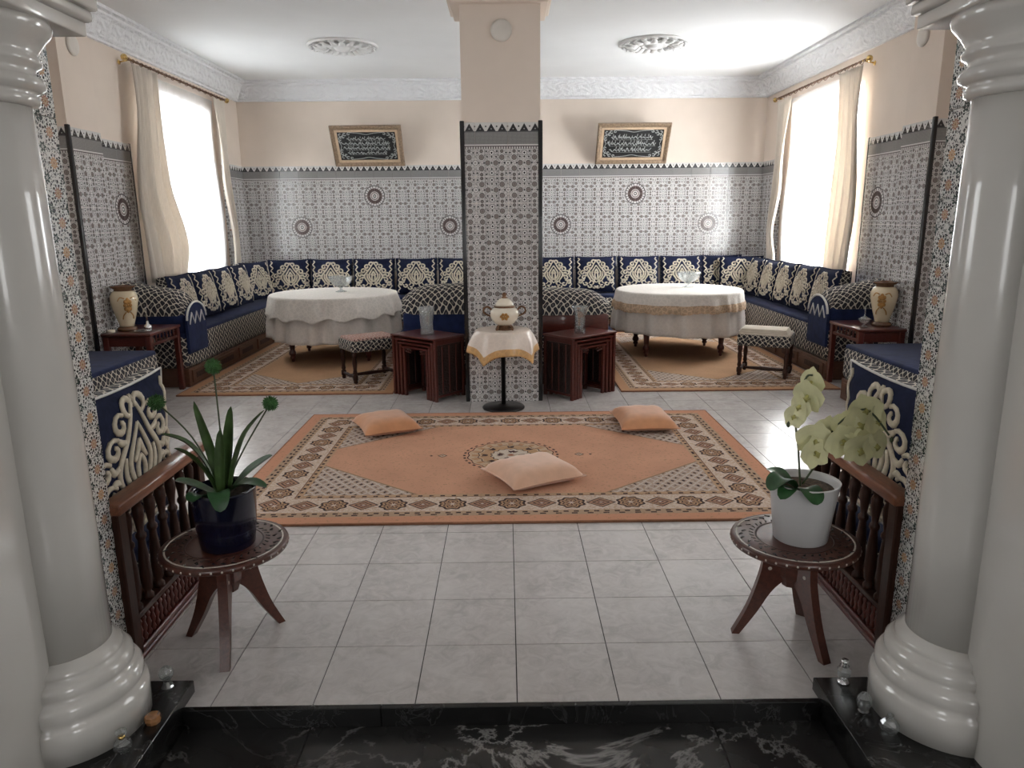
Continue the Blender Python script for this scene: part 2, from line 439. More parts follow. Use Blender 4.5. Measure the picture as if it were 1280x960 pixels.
M['gilt'] = mat('gilt_print', rough=.3, fn=vary((.38, .19, .05), .25, 40), metal=.2)
M['brown_glaze'] = mat('brown_glaze', rough=.25, fn=vary((.13, .06, .03), .2, 20))
M['bronze'] = mat('antique_bronze', (.16, .085, .045), .35, .8, fn=vary((.17, .09, .05), .2, 40))
M['brass'] = mat('brass', (.75, .52, .20), .25, 1, fn=vary((.75, .52, .20), .1, 20))
M['black_metal'] = mat('black_iron', (.012, .011, .012), .35, .3, fn=vary((.014, .012, .012), .2, 20))
M['silver'] = mat('silver', (.7, .7, .7), .18, 1, fn=vary((.72, .72, .73), .06, 20))
def glassmat(name, tint, rough=.02, mixf=.25, body=.0):
    m = bpy.data.materials.new(name); m.use_nodes = True; nt = m.node_tree; nt.nodes.remove(nt.nodes['Principled BSDF'])
    t = nt.nodes.new('ShaderNodeBsdfTransparent'); g = nt.nodes.new('ShaderNodeBsdfGlossy'); d = nt.nodes.new('ShaderNodeBsdfDiffuse')
    t.inputs[0].default_value = (*tint, 1); g.inputs['Roughness'].default_value = rough; d.inputs[0].default_value = (.75, .77, .78, 1)
    f = nt.nodes.new('ShaderNodeLayerWeight')
    fb = mth(nt, 'POWER', X(nt, f.outputs['Facing']), 4.0)*.7+.04+mixf*.2
    a = nt.nodes.new('ShaderNodeMixShader'); b = nt.nodes.new('ShaderNodeMixShader')
    _, co = coords(nt); nn = noise(nt, co, 30, 2)
    nt.links.new((nn*2*body).k, a.inputs[0]); nt.links.new(t.outputs[0], a.inputs[1]); nt.links.new(d.outputs[0], a.inputs[2])
    nt.links.new(fb.k, b.inputs[0]); nt.links.new(a.outputs[0], b.inputs[1]); nt.links.new(g.outputs[0], b.inputs[2])
    nt.links.new(b.outputs[0], nt.nodes['Material Output'].inputs[0]); return m
M['glass'] = glassmat('clear_glass', (.93, .95, .95), .02, .35, .16)
M['pane'] = glassmat('window_glass', (.98, .99, .99), .01, 0, 0)
M['crystal'] = glassmat('cut_crystal', (.80, .83, .83), .03, .75, .10)
M['amber'] = mat('amber_glass', (.35, .16, .05), .1, fn=vary((.32, .15, .06), .3, 50), coat=.5)
def clothsheer(name, col, transp, transl):
    m = bpy.data.materials.new(name); m.use_nodes = True; nt = m.node_tree; nt.nodes.remove(nt.nodes['Principled BSDF'])
    d = nt.nodes.new('ShaderNodeBsdfDiffuse'); l = nt.nodes.new('ShaderNodeBsdfTranslucent'); t = nt.nodes.new('ShaderNodeBsdfTransparent')
    _, co = coords(nt); mp = nt.nodes.new('ShaderNodeMapping'); mp.inputs['Scale'].default_value = (60, 60, 4); nt.links.new(co, mp.inputs[0])
    n = noise(nt, mp.outputs[0], 2, 3)
    c = lerp(mrange(n, .3, .7), tuple(q*.93 for q in col), tuple(min(1, q*1.04) for q in col))
    nt.links.new(c.k, d.inputs[0]); nt.links.new(c.k, l.inputs[0])
    a = nt.nodes.new('ShaderNodeMixShader'); b = nt.nodes.new('ShaderNodeMixShader'); a.inputs[0].default_value = transl; b.inputs[0].default_value = transp
    nt.links.new(d.outputs[0], a.inputs[1]); nt.links.new(l.outputs[0], a.inputs[2]); nt.links.new(a.outputs[0], b.inputs[1]); nt.links.new(t.outputs[0], b.inputs[2])
    nt.links.new(b.outputs[0], nt.nodes['Material Output'].inputs[0]); return m
M['sheer'] = clothsheer('white_voile', (.93, .93, .93), .45, .65)
M['drape'] = clothsheer('cream_drape_cloth', (.74, .67, .59), .0, .30)
M['frame_gold'] = mat('gilded_frame', rough=.4, fn=vary((.27, .185, .12), .3, 50), metal=.15, bump=nbump(90, .5, .006))
M['frame_in'] = mat('pale_gold_slip', rough=.45, fn=vary((.55, .40, .27), .1, 30))
M['pic_black'] = mat('black_velvet_ground', rough=.6, fn=vary((.012, .012, .012), .2, 40))
M['pic_silver'] = mat('silver_script', rough=.45, fn=vary((.36, .37, .36), .2, 60))
M['winframe'] = mat('white_window_frame', rough=.4, fn=vary((.75, .75, .75), .03, 10))
M['plate'] = mat('ivory_plastic', rough=.45, fn=vary((.64, .59, .53), .02, 20))
M['leaf'] = mat('dark_leaf', rough=.4, fn=vary((.020, .075, .022), .35, 25))
M['leaf2'] = mat('strap_leaf', rough=.42, fn=vary((.045, .085, .022), .35, 25))
M['pom'] = mat('green_pompom', rough=.7, fn=vary((.045, .13, .032), .35, 60))
M['orchid'] = mat('pale_green_orchid', rough=.6, fn=vary((.70, .68, .40), .16, 18))
M['orchid_c'] = mat('orchid_centre', rough=.6, fn=vary((.40, .37, .12), .3, 60))
M['stem'] = mat('green_stem', rough=.5, fn=vary((.05, .07, .03), .2, 30))
M['soil'] = mat('dark_soil', rough=.95, fn=vary((.045, .032, .022), .5, 90), bump=nbump(120, 1, .01))
M['gravel'] = mat('brown_gravel', rough=.9, fn=vary((.11, .075, .05), .5, 90), bump=nbump(110, 1, .012))
M['pot_navy'] = mat('navy_glazed_pot', rough=.18, fn=vary((.003, .004, .017), .15, 10), coat=.3)
M['pot_white'] = mat('white_glazed_pot', rough=.3, fn=vary((.56, .55, .55), .02, 10))
M['pinkseat'] = mat('pink_damask', rough=.8, fn=lattice_fn(.04, 'UV', (.40, .20, .17), (.60, .47, .40)))
M['cream_cloth'] = mat('folded_cream_cloth', rough=.8, fn=vary((.62, .55, .46), .08, 20))
M['carved'] = mat('carved_dark_panel', rough=.5, fn=woodfn((.012, .006, .005), (.03, .012, .009)), bump=nbump(60, .8, .01))
# ------------------------------------------------------------------ dimensions of the room (metres)
XL, XR, YB, ZC = -3.50, 3.46, 10.12, 3.22
YF0, YF1 = 1.97, 2.20         # entrance wall
PY0, PY1 = 5.825, 6.27        # pillar and pilasters
PXL, PXR = -.3216, .2732
ZT = 2.175                    # top of the tiled dado
LOW = -.065                   # level of the black marble landing
def struct(name, mb, mats, parent=None, **k):
    o = mb.build(name, mats, parent, **k)
    if not parent: o['kind'] = 'structure'
    return o
# ---- floor
FS, FX0, FY0 = .3157, .0199, 1.981
b = MB().box(XL-.2, XR+.2, FY0, YB+.2, -.10, -.004)
floor = struct('floor', b, M['fgrout'])
tm = MB().box(-FS/2+.0018, FS/2-.0018, -FS/2+.0018, FS/2-.0018, -.008, 0).mesh('floor_tile', M['floor'])
tiles = []
for i in range(-12, 12):
    for j in range(0, 26):
        cx, cy = FX0+(i+.5)*FS, FY0+(j+.5)*FS
        if cx-FS/2 < XL or cx+FS/2 > XR+.25 or cy+FS/2 > YB+.2: continue
        hid = (abs(cx-.015) < 1.5-FS/2 and 3.34+FS/2 < cy < 5.41-FS/2) or abs(cx) > 2.95 or (abs(cx) > 1.30+FS/2 and cy < 2.86-FS/2) or cy > 9.6 or (cy > 6.1+FS/2 and abs(cx) > .36+FS/2)
        tiles.append((hid, math.hypot(cx, cy), cx, cy))
tiles.sort()
rest = MB()
for k, (h, d, cx, cy) in enumerate(tiles):
    if k < 300 and not h: link('floor_tile', tm, floor, (cx, cy, 0))
    else: rest.box(cx-FS/2+.0018, cx+FS/2-.0018, cy-FS/2+.0018, cy+FS/2-.0018, -.008, 0)
o = rest.build('far_floor_tiles', M['floor'], floor); o['kind'] = 'stuff'
b = MB().box(-2.6, 2.6, -2.6, FY0+.02, LOW-.1, LOW-.003)
lf = struct('floor_landing', b, M['black_trim'])
for (x0, x1) in ((-1.9, -.62), (-.615, .62), (.625, 1.9)):
    MB().box(x0, x1, .6, FY0-.004, LOW-.02, LOW, bev=.001, seg=1).build('marble_slab', M['marble'], lf)
MB().box(-2.6, 2.6, -2.6, .595, LOW-.02, LOW).build('marble_slab', M['marble'], lf)
rs = empty('trim_1'); rs['kind'] = 'structure'
for (x0, x1) in ((-1.005, -.40), (-.398, .953)):
    MB().box(x0, x1, FY0-.02, FY0+.0, LOW, .001, bev=.002, seg=1).build('riser_slab', M['marble_blk'], rs)
# ---- walls
WY0, WY1, WZ0, WZ1 = 7.42, 9.12, .80, 2.72        # window openings
FY_0, FY_1, FZ_0, FZ_1 = 3.3, 4.7, 1.0, 2.6         # front salon windows
def side_wall(name, x0, x1):
    b = MB()
    b.box(x0, x1, YF0, FY_0, -.1, ZC+.1).box(x0, x1, FY_1, WY0, -.1, ZC+.1).box(x0, x1, FY_0, FY_1, -.1, FZ_0).box(x0, x1, FY_0, FY_1, FZ_1, ZC+.1).box(x0, x1, WY1, YB+.2, -.1, ZC+.1).box(x0, x1, WY0, WY1, -.1, WZ0).box(x0, x1, WY0, WY1, WZ1, ZC+.1)
    return struct(name, b, M['plaster'])
wl = side_wall('wall_left', XL-.25, XL); wr = side_wall('wall_right', XR, XR+.25)
wb = struct('wall_back', MB().box(XL-.25, XR+.25, YB, YB+.2, -.1, ZC+.1), M['plaster'])
struct('ceiling', MB().box(XL-.25, XR+.25, YF0, YB+.2, ZC, ZC+.15), M['ceiling'])
JX = 1.292
wfl = struct('wall_front_left', MB().box(XL, -JX, YF0, YF1, -.1, ZC), M['hall'])
wfr = struct('wall_front_right', MB().box(JX, XR, YF0, YF1, -.1, ZC), M['hall'])
struct('wall_front_lintel', MB().box(-JX, JX, YF0, YF1, 2.35, ZC), M['hall'])
# entrance hall round the camera
hb = MB()
hb.box(-2.6, -2.4, -2.6, YF0, LOW-.1, 2.8)
struct('wall_hall_left', hb, M['hall'])
struct('wall_hall_right', MB().box(2.4, 2.6, -2.6, YF0, LOW-.1, 2.8), M['hall'])
hb = MB(); hb.box(-2.6, -2.3, -2.6, -2.4, LOW-.1, 2.8).box(2.3, 2.6, -2.6, -2.4, LOW-.1, 2.8).box(-1.25, 1.25, -2.6, -2.4, LOW-.1, 2.8).box(-2.3, 2.3, -2.6, -2.4, LOW-.1, .85).box(-2.3, 2.3, -2.6, -2.4, 2.5, 2.8)
struct('wall_hall_back', hb, M['hall'])
struct('ceiling_hall', MB().box(-2.6, 2.6, -2.6, YF0, 2.8, 2.95), M['ceiling'])
for s, n in ((-1, 'left'), (1, 'right')):
    x0, x1 = sorted((s*1.236, s*2.4))
    struct('wall_pier_'+n, MB().box(x0, x1, 1.50, 1.97, LOW, 2.8), M['column'])
# ---- beam over the pillar, with a lip moulding
bm_ = MB().box(XL, XR, PY0, PY1, 3.185, ZC)
struct('beam', bm_, M['plaster'])
lip = MB()
lip.box(PXL-.07, PXR+.06, PY0-.05, PY1+.05, 3.0, 3.04, bev=.01).box(PXL-.10, PXR+.09, PY0-.08, PY1+.08, 3.04, 3.08, bev=.012)
struct('trim_2', lip, M['plaster'])
# ---- cornices
CP = [(0, 2.985), (.035, 2.985), (.035, 3.005), (.055, 3.02), (.075, 3.06), (.13, 3.14), (.165, 3.165), (.165, 3.185), (.20, 3.195), (.20, 3.225), (0, 3.225)]
def cornice(name, fn, L):
    b = MB(); n = len(CP); acc = [0]
    for i in range(1, n): acc.append(acc[-1]+math.dist(CP[i], CP[i-1]))
    N = 24
    for i in range(n-1):
        for k in range(N):
            t0, t1 = k/N, (k+1)/N
            vs = [fn(CP[i], t0), fn(CP[i], t1), fn(CP[i+1], t1), fn(CP[i+1], t0)]
            b.add(vs, [(0, 1, 2, 3)], uvs=[(t0*L, acc[i]), (t1*L, acc[i]), (t1*L, acc[i+1]), (t0*L, acc[i+1])])
    return struct(name, b, M['cornice'])
cornice('trim_3', lambda p, t: ((XL+p[0])+t*(XR-XL-2*p[0]), YB-p[0], p[1]), XR-XL)
cornice('trim_4', lambda p, t: (XL+p[0], PY1+t*(YB-p[0]-PY1), p[1]), YB-PY1)
cornice('trim_5', lambda p, t: (XR-p[0], PY1+t*(YB-p[0]-PY1), p[1]), YB-PY1)
# ---- tiled dado
_tc = {}
def tile_mesh(kind, w, h, x0, x1, z0, z1):
    key = (kind, w, h, round(x0, 3), round(x1, 3), round(z0, 3), round(z1, 3))
    if key not in _tc:
        g = .0009
        _tc[key] = MB().box(x0+g, x1-g, -.011, .004, z0+g, z1-g, bev=.0012, seg=1).mesh(kind+'_tile', M[{'zellige': 'tile', 'medallion': 'tile_med', 'frieze': 'frieze', 'rosette': 'jamb'}[kind]])
    return _tc[key]
def tile_face(parent, P, ang, u0, u1, zlo, org=0., meds=(), ztop=ZT, fr=True):
    """tiles on a vertical face: P(u) -> world xy, face angle ang, horizontal range u0..u1, grid origin org"""
    TW, TH, FH = .25, .20, .195
    rows = []
    z = 1.98
    if fr: rows.append(('frieze', z, z+FH))
    while z > zlo+.01:
        rows.append(('zellige', max(z-TH, zlo), z, z-TH)); z -= TH
    i0, i1 = math.floor((u0-org)/TW+1e-6), math.ceil((u1-org)/TW-1e-6)
    for r in rows:
        for i in range(i0, i1):
            a, c = org+i*TW, org+(i+1)*TW
            ca, cc = max(a, u0), min(c, u1)
            if cc-ca < .012: continue
            mid = (a+c)/2; x, y = P(mid)
            if r[0] == 'frieze':
                me = tile_mesh('frieze', TW, FH, ca-mid, cc-mid, -FH/2, FH/2)
                link('frieze_tile', me, parent, (x, y, (r[1]+r[2])/2), (0, 0, ang))
            else:
                zm = r[3]+TH/2; kind = 'zellige'; sc = (1, 1, 1)
                for (mu, mz) in meds:
                    if abs(abs(mid-mu)-TW/2) < .02 and abs(abs(zm-mz)-TH/2) < .02:
                        kind = 'medallion'; sc = (1 if mid < mu else -1, 1, 1 if zm < mz else -1)
                lo, hi = r[1]-zm, r[2]-zm
                if sc[2] < 0: lo, hi = -hi, -lo
                xa, xb = ca-mid, cc-mid
                if sc[0] < 0: xa, xb = -xb, -xa
                me = tile_mesh(kind, TW, TH, xa, xb, lo, hi)
                link(kind+'_tile', me, parent, (x, y, zm), (0, 0, ang), sc)
MZ = [(-1.75, 1.78), (-2.75, 1.38), (-.75, 1.38), (1.75, 1.78), (.75, 1.38), (2.75, 1.38)]
tile_face(wb, lambda u: (u, YB), 0, XL, XR, .78, 0, MZ)
# side walls: local x runs with +y on the left wall, -y on the right wall
LT = lambda u: (XL, u)
tile_face(wl, LT, PI/2, PY1, 7.13, .38, 7.13-.75, [(6.88, 1.58)])
tile_face(wl, LT, PI/2, 9.40, YB, .78, 9.37)
RT = lambda u: (XR, -u)
tile_face(wr, RT, -PI/2, -7.20, -PY1, .38, -7.20, [(-6.95, 1.58)])
tile_face(wr, RT, -PI/2, -YB, -9.42, .78, -YB)
# pilasters at the two side walls
def pilaster(name, x0, x1, s):
    p = struct(name, MB().box(x0, x1, PY0, PY1, 0, 3.19), M['plaster'])
    if s < 0:
        tile_face(p, lambda u: (u, PY0), 0, x0, x1-.012, .0, x1-.25)
        tile_face(p, lambda u: (x1, u), PI/2, PY0+.012, PY1, .0, PY1-.5)
        e = x1
    else:
        tile_face(p, lambda u: (u, PY0), 0, x0+.012, x1, .0, x0)
        tile_face(p, lambda u: (x0, -u), -PI/2, -PY1, -PY0-.012, .0, -PY1)
        e = x0
    MB().box(e-.016, e+.016, PY0-.016, PY0+.016, 0, ZT+.015, bev=.006).build('corner_trim', M['black_trim'], p)
    return p
pilaster('wall_pilaster_left', XL, -3.30, -1); pilaster('wall_pilaster_right', 3.28, XR, 1)
for (w_, x, y) in ((wl, XL, 7.14), (wr, XR, 7.21)):
    MB().box(x-.014, x+.014, y-.012, y+.012, .38, ZT+.005, bev=.005).build('edge_trim', M['black_trim'], w_)
# square pillar
pil = struct('pillar', MB().box(PXL, PXR, PY0, PY1, 0, 3.19), M['plaster'])
tile_face(pil, lambda u: (u, PY0), 0, PXL+.014, PXR-.014, 0, -.225)
tile_face(pil, lambda u: (PXL, -u), -PI/2, -PY1+.012, -PY0-.014, 0, -PY1)
tile_face(pil, lambda u: (PXR, u), PI/2, PY0+.014, PY1-.012, 0, PY1-.5)
for x in (PXL, PXR):
    MB().box(x-.017, x+.017, PY0-.018, PY0+.016, 0, ZT+.012, bev=.006).build('corner_trim', M['black_trim'], pil)
# rosette mosaic on the entrance jambs
for (p, s) in ((wfl, -1), (wfr, 1)):
    for k in range(9):
        z0, z1 = k*.25, (k+1)*.25
        me = tile_mesh('rosette', .25, .25, -.125, .125, -.125, .125)
        link('rosette_tile', me, p, (s*JX, 2.087, (z0+z1)/2), (0, 0, PI/2 if s < 0 else -PI/2))
# plinths
for s, n in ((-1, 6), (1, 7)):
    xi = -1.005 if s < 0 else .953
    yb = 2.06 if s < 0 else 2.03
    x0, x1 = sorted((xi, s*2.39))
    struct('trim_%d' % n, MB().box(x0, x1, .9, YF0+.001 if False else yb, LOW, .04, bev=.004, seg=2), M['marble_blk'])
# ---- windows
def window(name, s, X0, y0=WY0, y1=WY1, z0=WZ0, z1=WZ1):
    """s=-1 left wall, +1 right"""
    root = empty(name, (X0+s*.17, (y0+y1)/2, z0)); root['kind'] = 'structure'
    W, H = y1-y0, z1-z0
    for (a, b2, c, d) in ((-W/2, -W/2+.06, 0, H), (W/2-.06, W/2, 0, H), (-W/2, W/2, 0, .06), (-W/2, W/2, H-.06, H), (-.04, .04, 0, H)):
        MB().box(-.03, .03, a, b2, c, d, bev=.004, seg=1).build('window_frame', M['winframe'], root)
    for a, b2 in ((-W/2+.06, -.04), (.04, W/2-.06)):
        MB().box(-.003, .003, a, b2, .06, H-.06).build('pane', M['pane'], root)
    MB().box(-.16*1 if s > 0 else -.09, .09 if s > 0 else .16, -W/2, W/2, -.02, .012, bev=.004).build('window_sill', M['winframe'], root)
window('window_1', -1, XL); window('window_2', 1, XR)
window('window_5', -1, XL, FY_0, FY_1, FZ_0, FZ_1); window('window_6', 1, XR, FY_0, FY_1, FZ_0, FZ_1)
for k, x in ((3, -1.775), (4, 1.775)):
    hw = empty('window_%d' % k, (x, -2.5, .85)); hw['kind'] = 'structure'
    f = MB()
    for (a, b2, c, d) in ((-.525, -.465, 0, 1.65), (.465, .525, 0, 1.65), (-.525, .525, 0, .06), (-.525, .525, 1.59, 1.65), (-.03, .03, 0, 1.65)): f.box(a, b2, -.03, .03, c, d)
    f.build('window_frame', M['winframe'], hw)
# ================================================================== OBJECTS
# ---- entrance columns
BASE = [(.0, .038), (.205, .038), (.207, .125), (.203, .142), (.190, .150), (.196, .165), (.196, .190), (.186, .205), (.172, .210), (.176, .222), (.174, .242), (.163, .254), (.150, .258), (.152, .268), (.148, .28), (.136, .286), (.1275, .30)]
SHAFT = [(.1265, .295), (.126, .6), (.124, 1.1), (.121, 1.5), (.119, 1.752)]
CAPT = [(.119, 1.735), (.136, 1.74), (.138, 1.758), (.130, 1.766), (.140, 1.770), (.152, 1.778), (.155, 1.79), (.148, 1.803), (.136, 1.808), (.137, 1.824), (.150, 1.832), (.153, 1.842), (.146, 1.852), (.146, 1.862), (.160, 1.885), (.178, 1.905), (.183, 1.918), (.180, 1.932)]
for s, side in ((-1, 'darker wood stand with the navy pot'), (1, 'stand with the white pot')):
    cx, cy = s*1.273, 1.87
    t = empty('entrance_column', (cx, cy, .04))
    tag(t, 'glossy white round column with ringed base beside the %s' % ('navy flower pot stand' if s < 0 else 'white orchid pot stand'), 'column')
    D = (0, 0, -.04)
    MB().lathe(BASE, 56, D).build('column_base', M['column'], t)
    MB().lathe(SHAFT, 56, D).build('column_shaft', M['column'], t)
    MB().lathe(CAPT, 56, D).build('column_capital', M['column'], t)
    b = MB().box(-.19, .19, -.19, .19, 1.89, 1.925, bev=.004).box(-.205, .205, -.205, .205, 1.925, 1.955, bev=.01).box(-.215, .215, -.215, .215, 1.955, 2.36, bev=.006)
    b.build('abacus', M['column'], t)
# ---- ceiling roses
def rose(x, y, label):
    t = empty('ceiling_rose', (x, y, ZC))
    tag(t, label, 'ceiling rose')
    MB().lathe([(.36, .002), (.365, -.012), (.35, -.026), (.335, -.018), (.32, -.012), (.15, -.014), (.14, -.03), (.12, -.036), (.10, -.026), (.085, -.03), (.07, -.05), (.03, -.056), (.0, -.056)], 48).build('plaster_disc', M['plaster_white'], t)
    pm = MB()
    pm.tube([(.16, 0, -.018), (.21, 0, -.038), (.27, 0, -.04), (.315, 0, -.022)], [.016, .038, .030, .008], 8, flat=.45, up=(0, 0, 1))
    pm.tube([(.30, .030, -.02), (.325, .0, -.03), (.30, -.030, -.02)], [.008, .013, .008], 6)
    me = pm.mesh('acanthus_leaf', M['plaster_white'])
    for k in range(18): link('acanthus_leaf', me, t, (0, 0, 0), (0, 0, 2*PI*k/18))
    return t
rose(-1.655, 8.10, 'white plaster ceiling rose above the table with plain white lace cloth')
rose(1.555, 8.10, 'white plaster ceiling rose above the table with beige lace band')
# ---- round blank plates
def plate(loc, rot, label):
    tag(MB().lathe([(0, 0), (.077, 0), (.079, .008), (.074, .018), (.06, .022), (0, .024)], 32).build('round_cover_plate', M['plate'], None, loc, rot), label, 'cover plate')
plate((-.015, PY0, 2.818), (PI/2, 0, 0), 'round ivory cover plate high on the tiled square pillar')
plate((-3.30, 6.03, 2.79), (0, PI/2, 0), 'round ivory cover plate high beside the left curtain rod, on the wall pilaster')
plate((3.28, 6.11, 2.82), (0, -PI/2, 0), 'round ivory cover plate beside the brass curtain rod finial')
# ---- framed calligraphy
def picture(pbl, pbr, label, seed):
    """hangs leaning forward from the wall: lower edge from x=pbl to pbr"""
    w_, h_ = pbr-pbl, .56
    t = empty('framed_calligraphy', ((pbl+pbr)/2, YB-.045, 2.175), (math.radians(33), 0, 0))
    tag(t, label, 'picture')
    rnd = random.Random(seed)
    prof = [(0, 0), (.0, .03), (.014, .045), (.03, .04), (.05, .024), (.06, .02), (.06, 0)]
    for (ax, L, W) in ((0, w_, h_), (1, h_, w_)):
        for s in (0, 1):
            b = MB(); vs = []
            for (d, y) in prof:
                for e in (0, 1):
                    a = d if e == 0 else L-d
                    q = d if s == 0 else W-d
                    vs.append((a-w_/2, -y, q) if ax == 0 else (q-w_/2, -y, a))
            n = len(prof)
            fs = [(2*i, 2*i+1, 2*((i+1) % n)+1, 2*((i+1) % n)) for i in range(n)]
            fs += [tuple(2*i for i in range(n)), tuple(2*i+1 for i in range(n))]
            b.add(vs, fs); b.build('frame_rail', M['frame_gold'], t)
    sl = MB()
    for (x0, x1, z0, z1) in ((.055, w_-.055, .055, .085), (.055, w_-.055, h_-.085, h_-.055), (.055, .085, .055, h_-.055), (w_-.085, w_-.055, .055, h_-.055)):
        sl.box(x0-w_/2, x1-w_/2, -.022, -.004, z0, z1)
    sl.build('slip', M['frame_in'], t)
    g = MB().box(-w_/2+.06, w_/2-.06, -.010, 0, .06, h_-.06).build('black_ground', M['pic_black'], t)
    # script lines and corner scrolls
    sc = MB()
    nl = 3 if seed == 2 else 4
    hgt = (h_-.30)/nl
    for k in range(nl):
        zc = .155+hgt*(k+.5)
        half = w_/2-(.22 if k in (0, nl-1) else .17)
        x = half
        while x > -half:
            L = rnd.uniform(.03, .075)
            pts = [(x, -.012, zc+rnd.uniform(-.01, .02)), (x-L*.4, -.012, zc-hgt*rnd.uniform(.15, .35)), (x-L*.8, -.012, zc+hgt*rnd.uniform(-.1, .3)), (x-L, -.012, zc-hgt*.1)]
            sc.tube(cat_rom(pts, 3), [.004]*3+[.0065]*4+[.004]*3, 4, flat=.3, up=(0, 1, 0))
            if rnd.random() < .7: sc.tube([(x-L*.5, -.012, zc+hgt*.05), (x-L*.45, -.012, zc+hgt*.46)], .004, 4, flat=.3, up=(0, 1, 0))
            if rnd.random() < .5:
                a = x-L*.3; q = zc-hgt*.38; sc.add([(a-.006, -.012, q), (a, -.012, q+.006), (a+.006, -.012, q), (a, -.012, q-.006)], [(0, 1, 2, 3)])
            x -= L*.8
        sc.tube([(half, -.0115, zc-hgt*.46), (-half, -.0115, zc-hgt*.46)], .0016, 4, up=(0, 1, 0))
    sc.build('script', M['pic_silver'], t)
    cm = MB()
    for sx in (-1, 1):
        for sz in (0, 1):
            ox, oz = sx*(w_/2-.105), (.105 if sz == 0 else h_-.105); dz = 1 if sz == 0 else -1
            for (r, a0, a1, px, pz) in ((.03, 0, 300, .02, .02), (.024, 40, 330, .075, .01), (.024, 60, 380, .01, .07), (.018, 0, 300, .12, .005), (.018, 0, 300, .005, .115), (.015, 0, 280, .05, .05)):
                pts = [(ox-sx*(px+r*(1-.6*i/9)*math.cos(math.radians(a0+(a1-a0)*i/9))), -.012, oz+dz*(pz+r*(1-.6*i/9)*math.sin(math.radians(a0+(a1-a0)*i/9)))) for i in range(10)]
                cm.tube(pts, .0065, 4, flat=.3, up=(0, 1, 0))
        cm.tube([(sx*(w_/2-.09), -.012, .2), (sx*(w_/2-.12), -.012, h_/2), (sx*(w_/2-.09), -.012, h_-.2)], .004, 4, flat=.3, up=(0, 1, 0))
    for zz, d in ((.092, 1), (h_-.092, -1)):
        cm.tube(cat_rom([(-w_/2+.22, -.012, zz), (-.1, -.012, zz+.012*d), (0, -.012, zz+.03*d), (.1, -.012, zz+.012*d), (w_/2-.22, -.012, zz)], 4), .005, 4, flat=.3, up=(0, 1, 0))
    cm.build('corner_scrolls', M['pic_silver'], t)
picture(-2.23, -1.315, 'gilt framed black panel with four lines of silver Arabic script, leaning forward', 1)
picture(1.195, 2.135, 'gilt framed black panel with three lines of silver Arabic script', 2)
# ---- rugs
def rug(name, cx, cy, hx, hy, m, label):
    t = empty(name, (cx, cy, 0)); tag(t, label, 'rug', 'tan patterned rugs')
    MB().box(-hx, hx, -hy, hy, .0, .011, bev=.003, seg=1).build('pile', M[m], t)
    for (x0, x1, y0, y1) in ((-hx-.006, hx+.006, -hy-.007, -hy+.004), (-hx-.006, hx+.006, hy-.004, hy+.007), (-hx-.007, -hx+.004, -hy, hy), (hx-.004, hx+.007, -hy, hy)):
        MB().box(x0, x1, y0, y1, 0, .0125, bev=.003, seg=1).build('binding', M['rug_edge'], t)
rug('patterned_rug', .018, 4.376, 1.5, 1.035, 'rug', 'large tan rug with central medallion, three loose pillows lying on it')
rug('patterned_rug', -1.915, 7.77, .925, 1.66, 'rug_l', 'tan bordered rug under the round table with plain white lace cloth')
rug('patterned_rug', 1.925, 7.75, .94, 1.66, 'rug_r', 'tan bordered rug under the round table with beige lace band')
# ---- pillow and cushion shapes
def pil_pt(u, v, w_, h_, t, p=.07, g=0):
    x = w_/2*u*(1-p*(1-v*v)); y = h_/2*v*(1-p*(1-u*u))
    k = max(0, (1-u**4)*(1-v**4))**.55
    return x, y, g+t/2*k
def pillow_mb(w_, h_, t, n=14, p=.07, wr=0):
    b = MB(); rnd = random.Random(3)
    for s in (1, -1):
        def fn(a, c):
            u, v = 2*a-1, 2*c-1
            x, y, z = pil_pt(u, v, w_, h_, t, p)
            if s > 0 and wr: z += wr*math.sin(u*9+v*3)*max(0, (1-u*u))*max(0, v)**2
            return (x, y, s*z)
        b.grid(fn, n, n)
    return b
def floor_pillow(cx, cy, w_, h_, rz, m, label, tilt=0):
    t = empty('floor_pillow', (cx, cy, .0105), (0, 0, rz)); tag(t, label, 'pillow', 'pillows on the large rug')
    Mx = pillow_mb(w_, h_, .15, 16, .09, .006)
    for v in Mx.v: v.z = max(v.z*(1.0 if v.z > 0 else .55)+.042, 0)
    Mx.build('cover', M[m], t)
    pts = []
    for (a, b2) in (((-1, -1), (1, -1)), ((1, -1), (1, 1)), ((1, 1), (-1, 1)), ((-1, 1), (-1, -1))):
        for i in range(8):
            q = i/8; u = a[0]+(b2[0]-a[0])*q; v = a[1]+(b2[1]-a[1])*q
            x, y, z = pil_pt(u, v, w_, h_, .15, .09); pts.append((x, y, .042))
    pts.append(pts[0])
    MB().tube(pts, .004, 5, caps=False).build('seam_piping', M[m], t)
floor_pillow(-.86, 4.98, .40, .44, math.radians(24), 'pillow_o', 'orange velour pillow on the rug, lying on the side of the navy pot stand')
floor_pillow(.97, 5.02, .40, .50, math.radians(2), 'pillow_o', 'orange velour pillow on the rug, lying square to its edge near the nest of tables')
floor_pillow(.14, 3.94, .46, .40, math.radians(28), 'pillow_p', 'pale peach pillow on the rug beside its medallion')
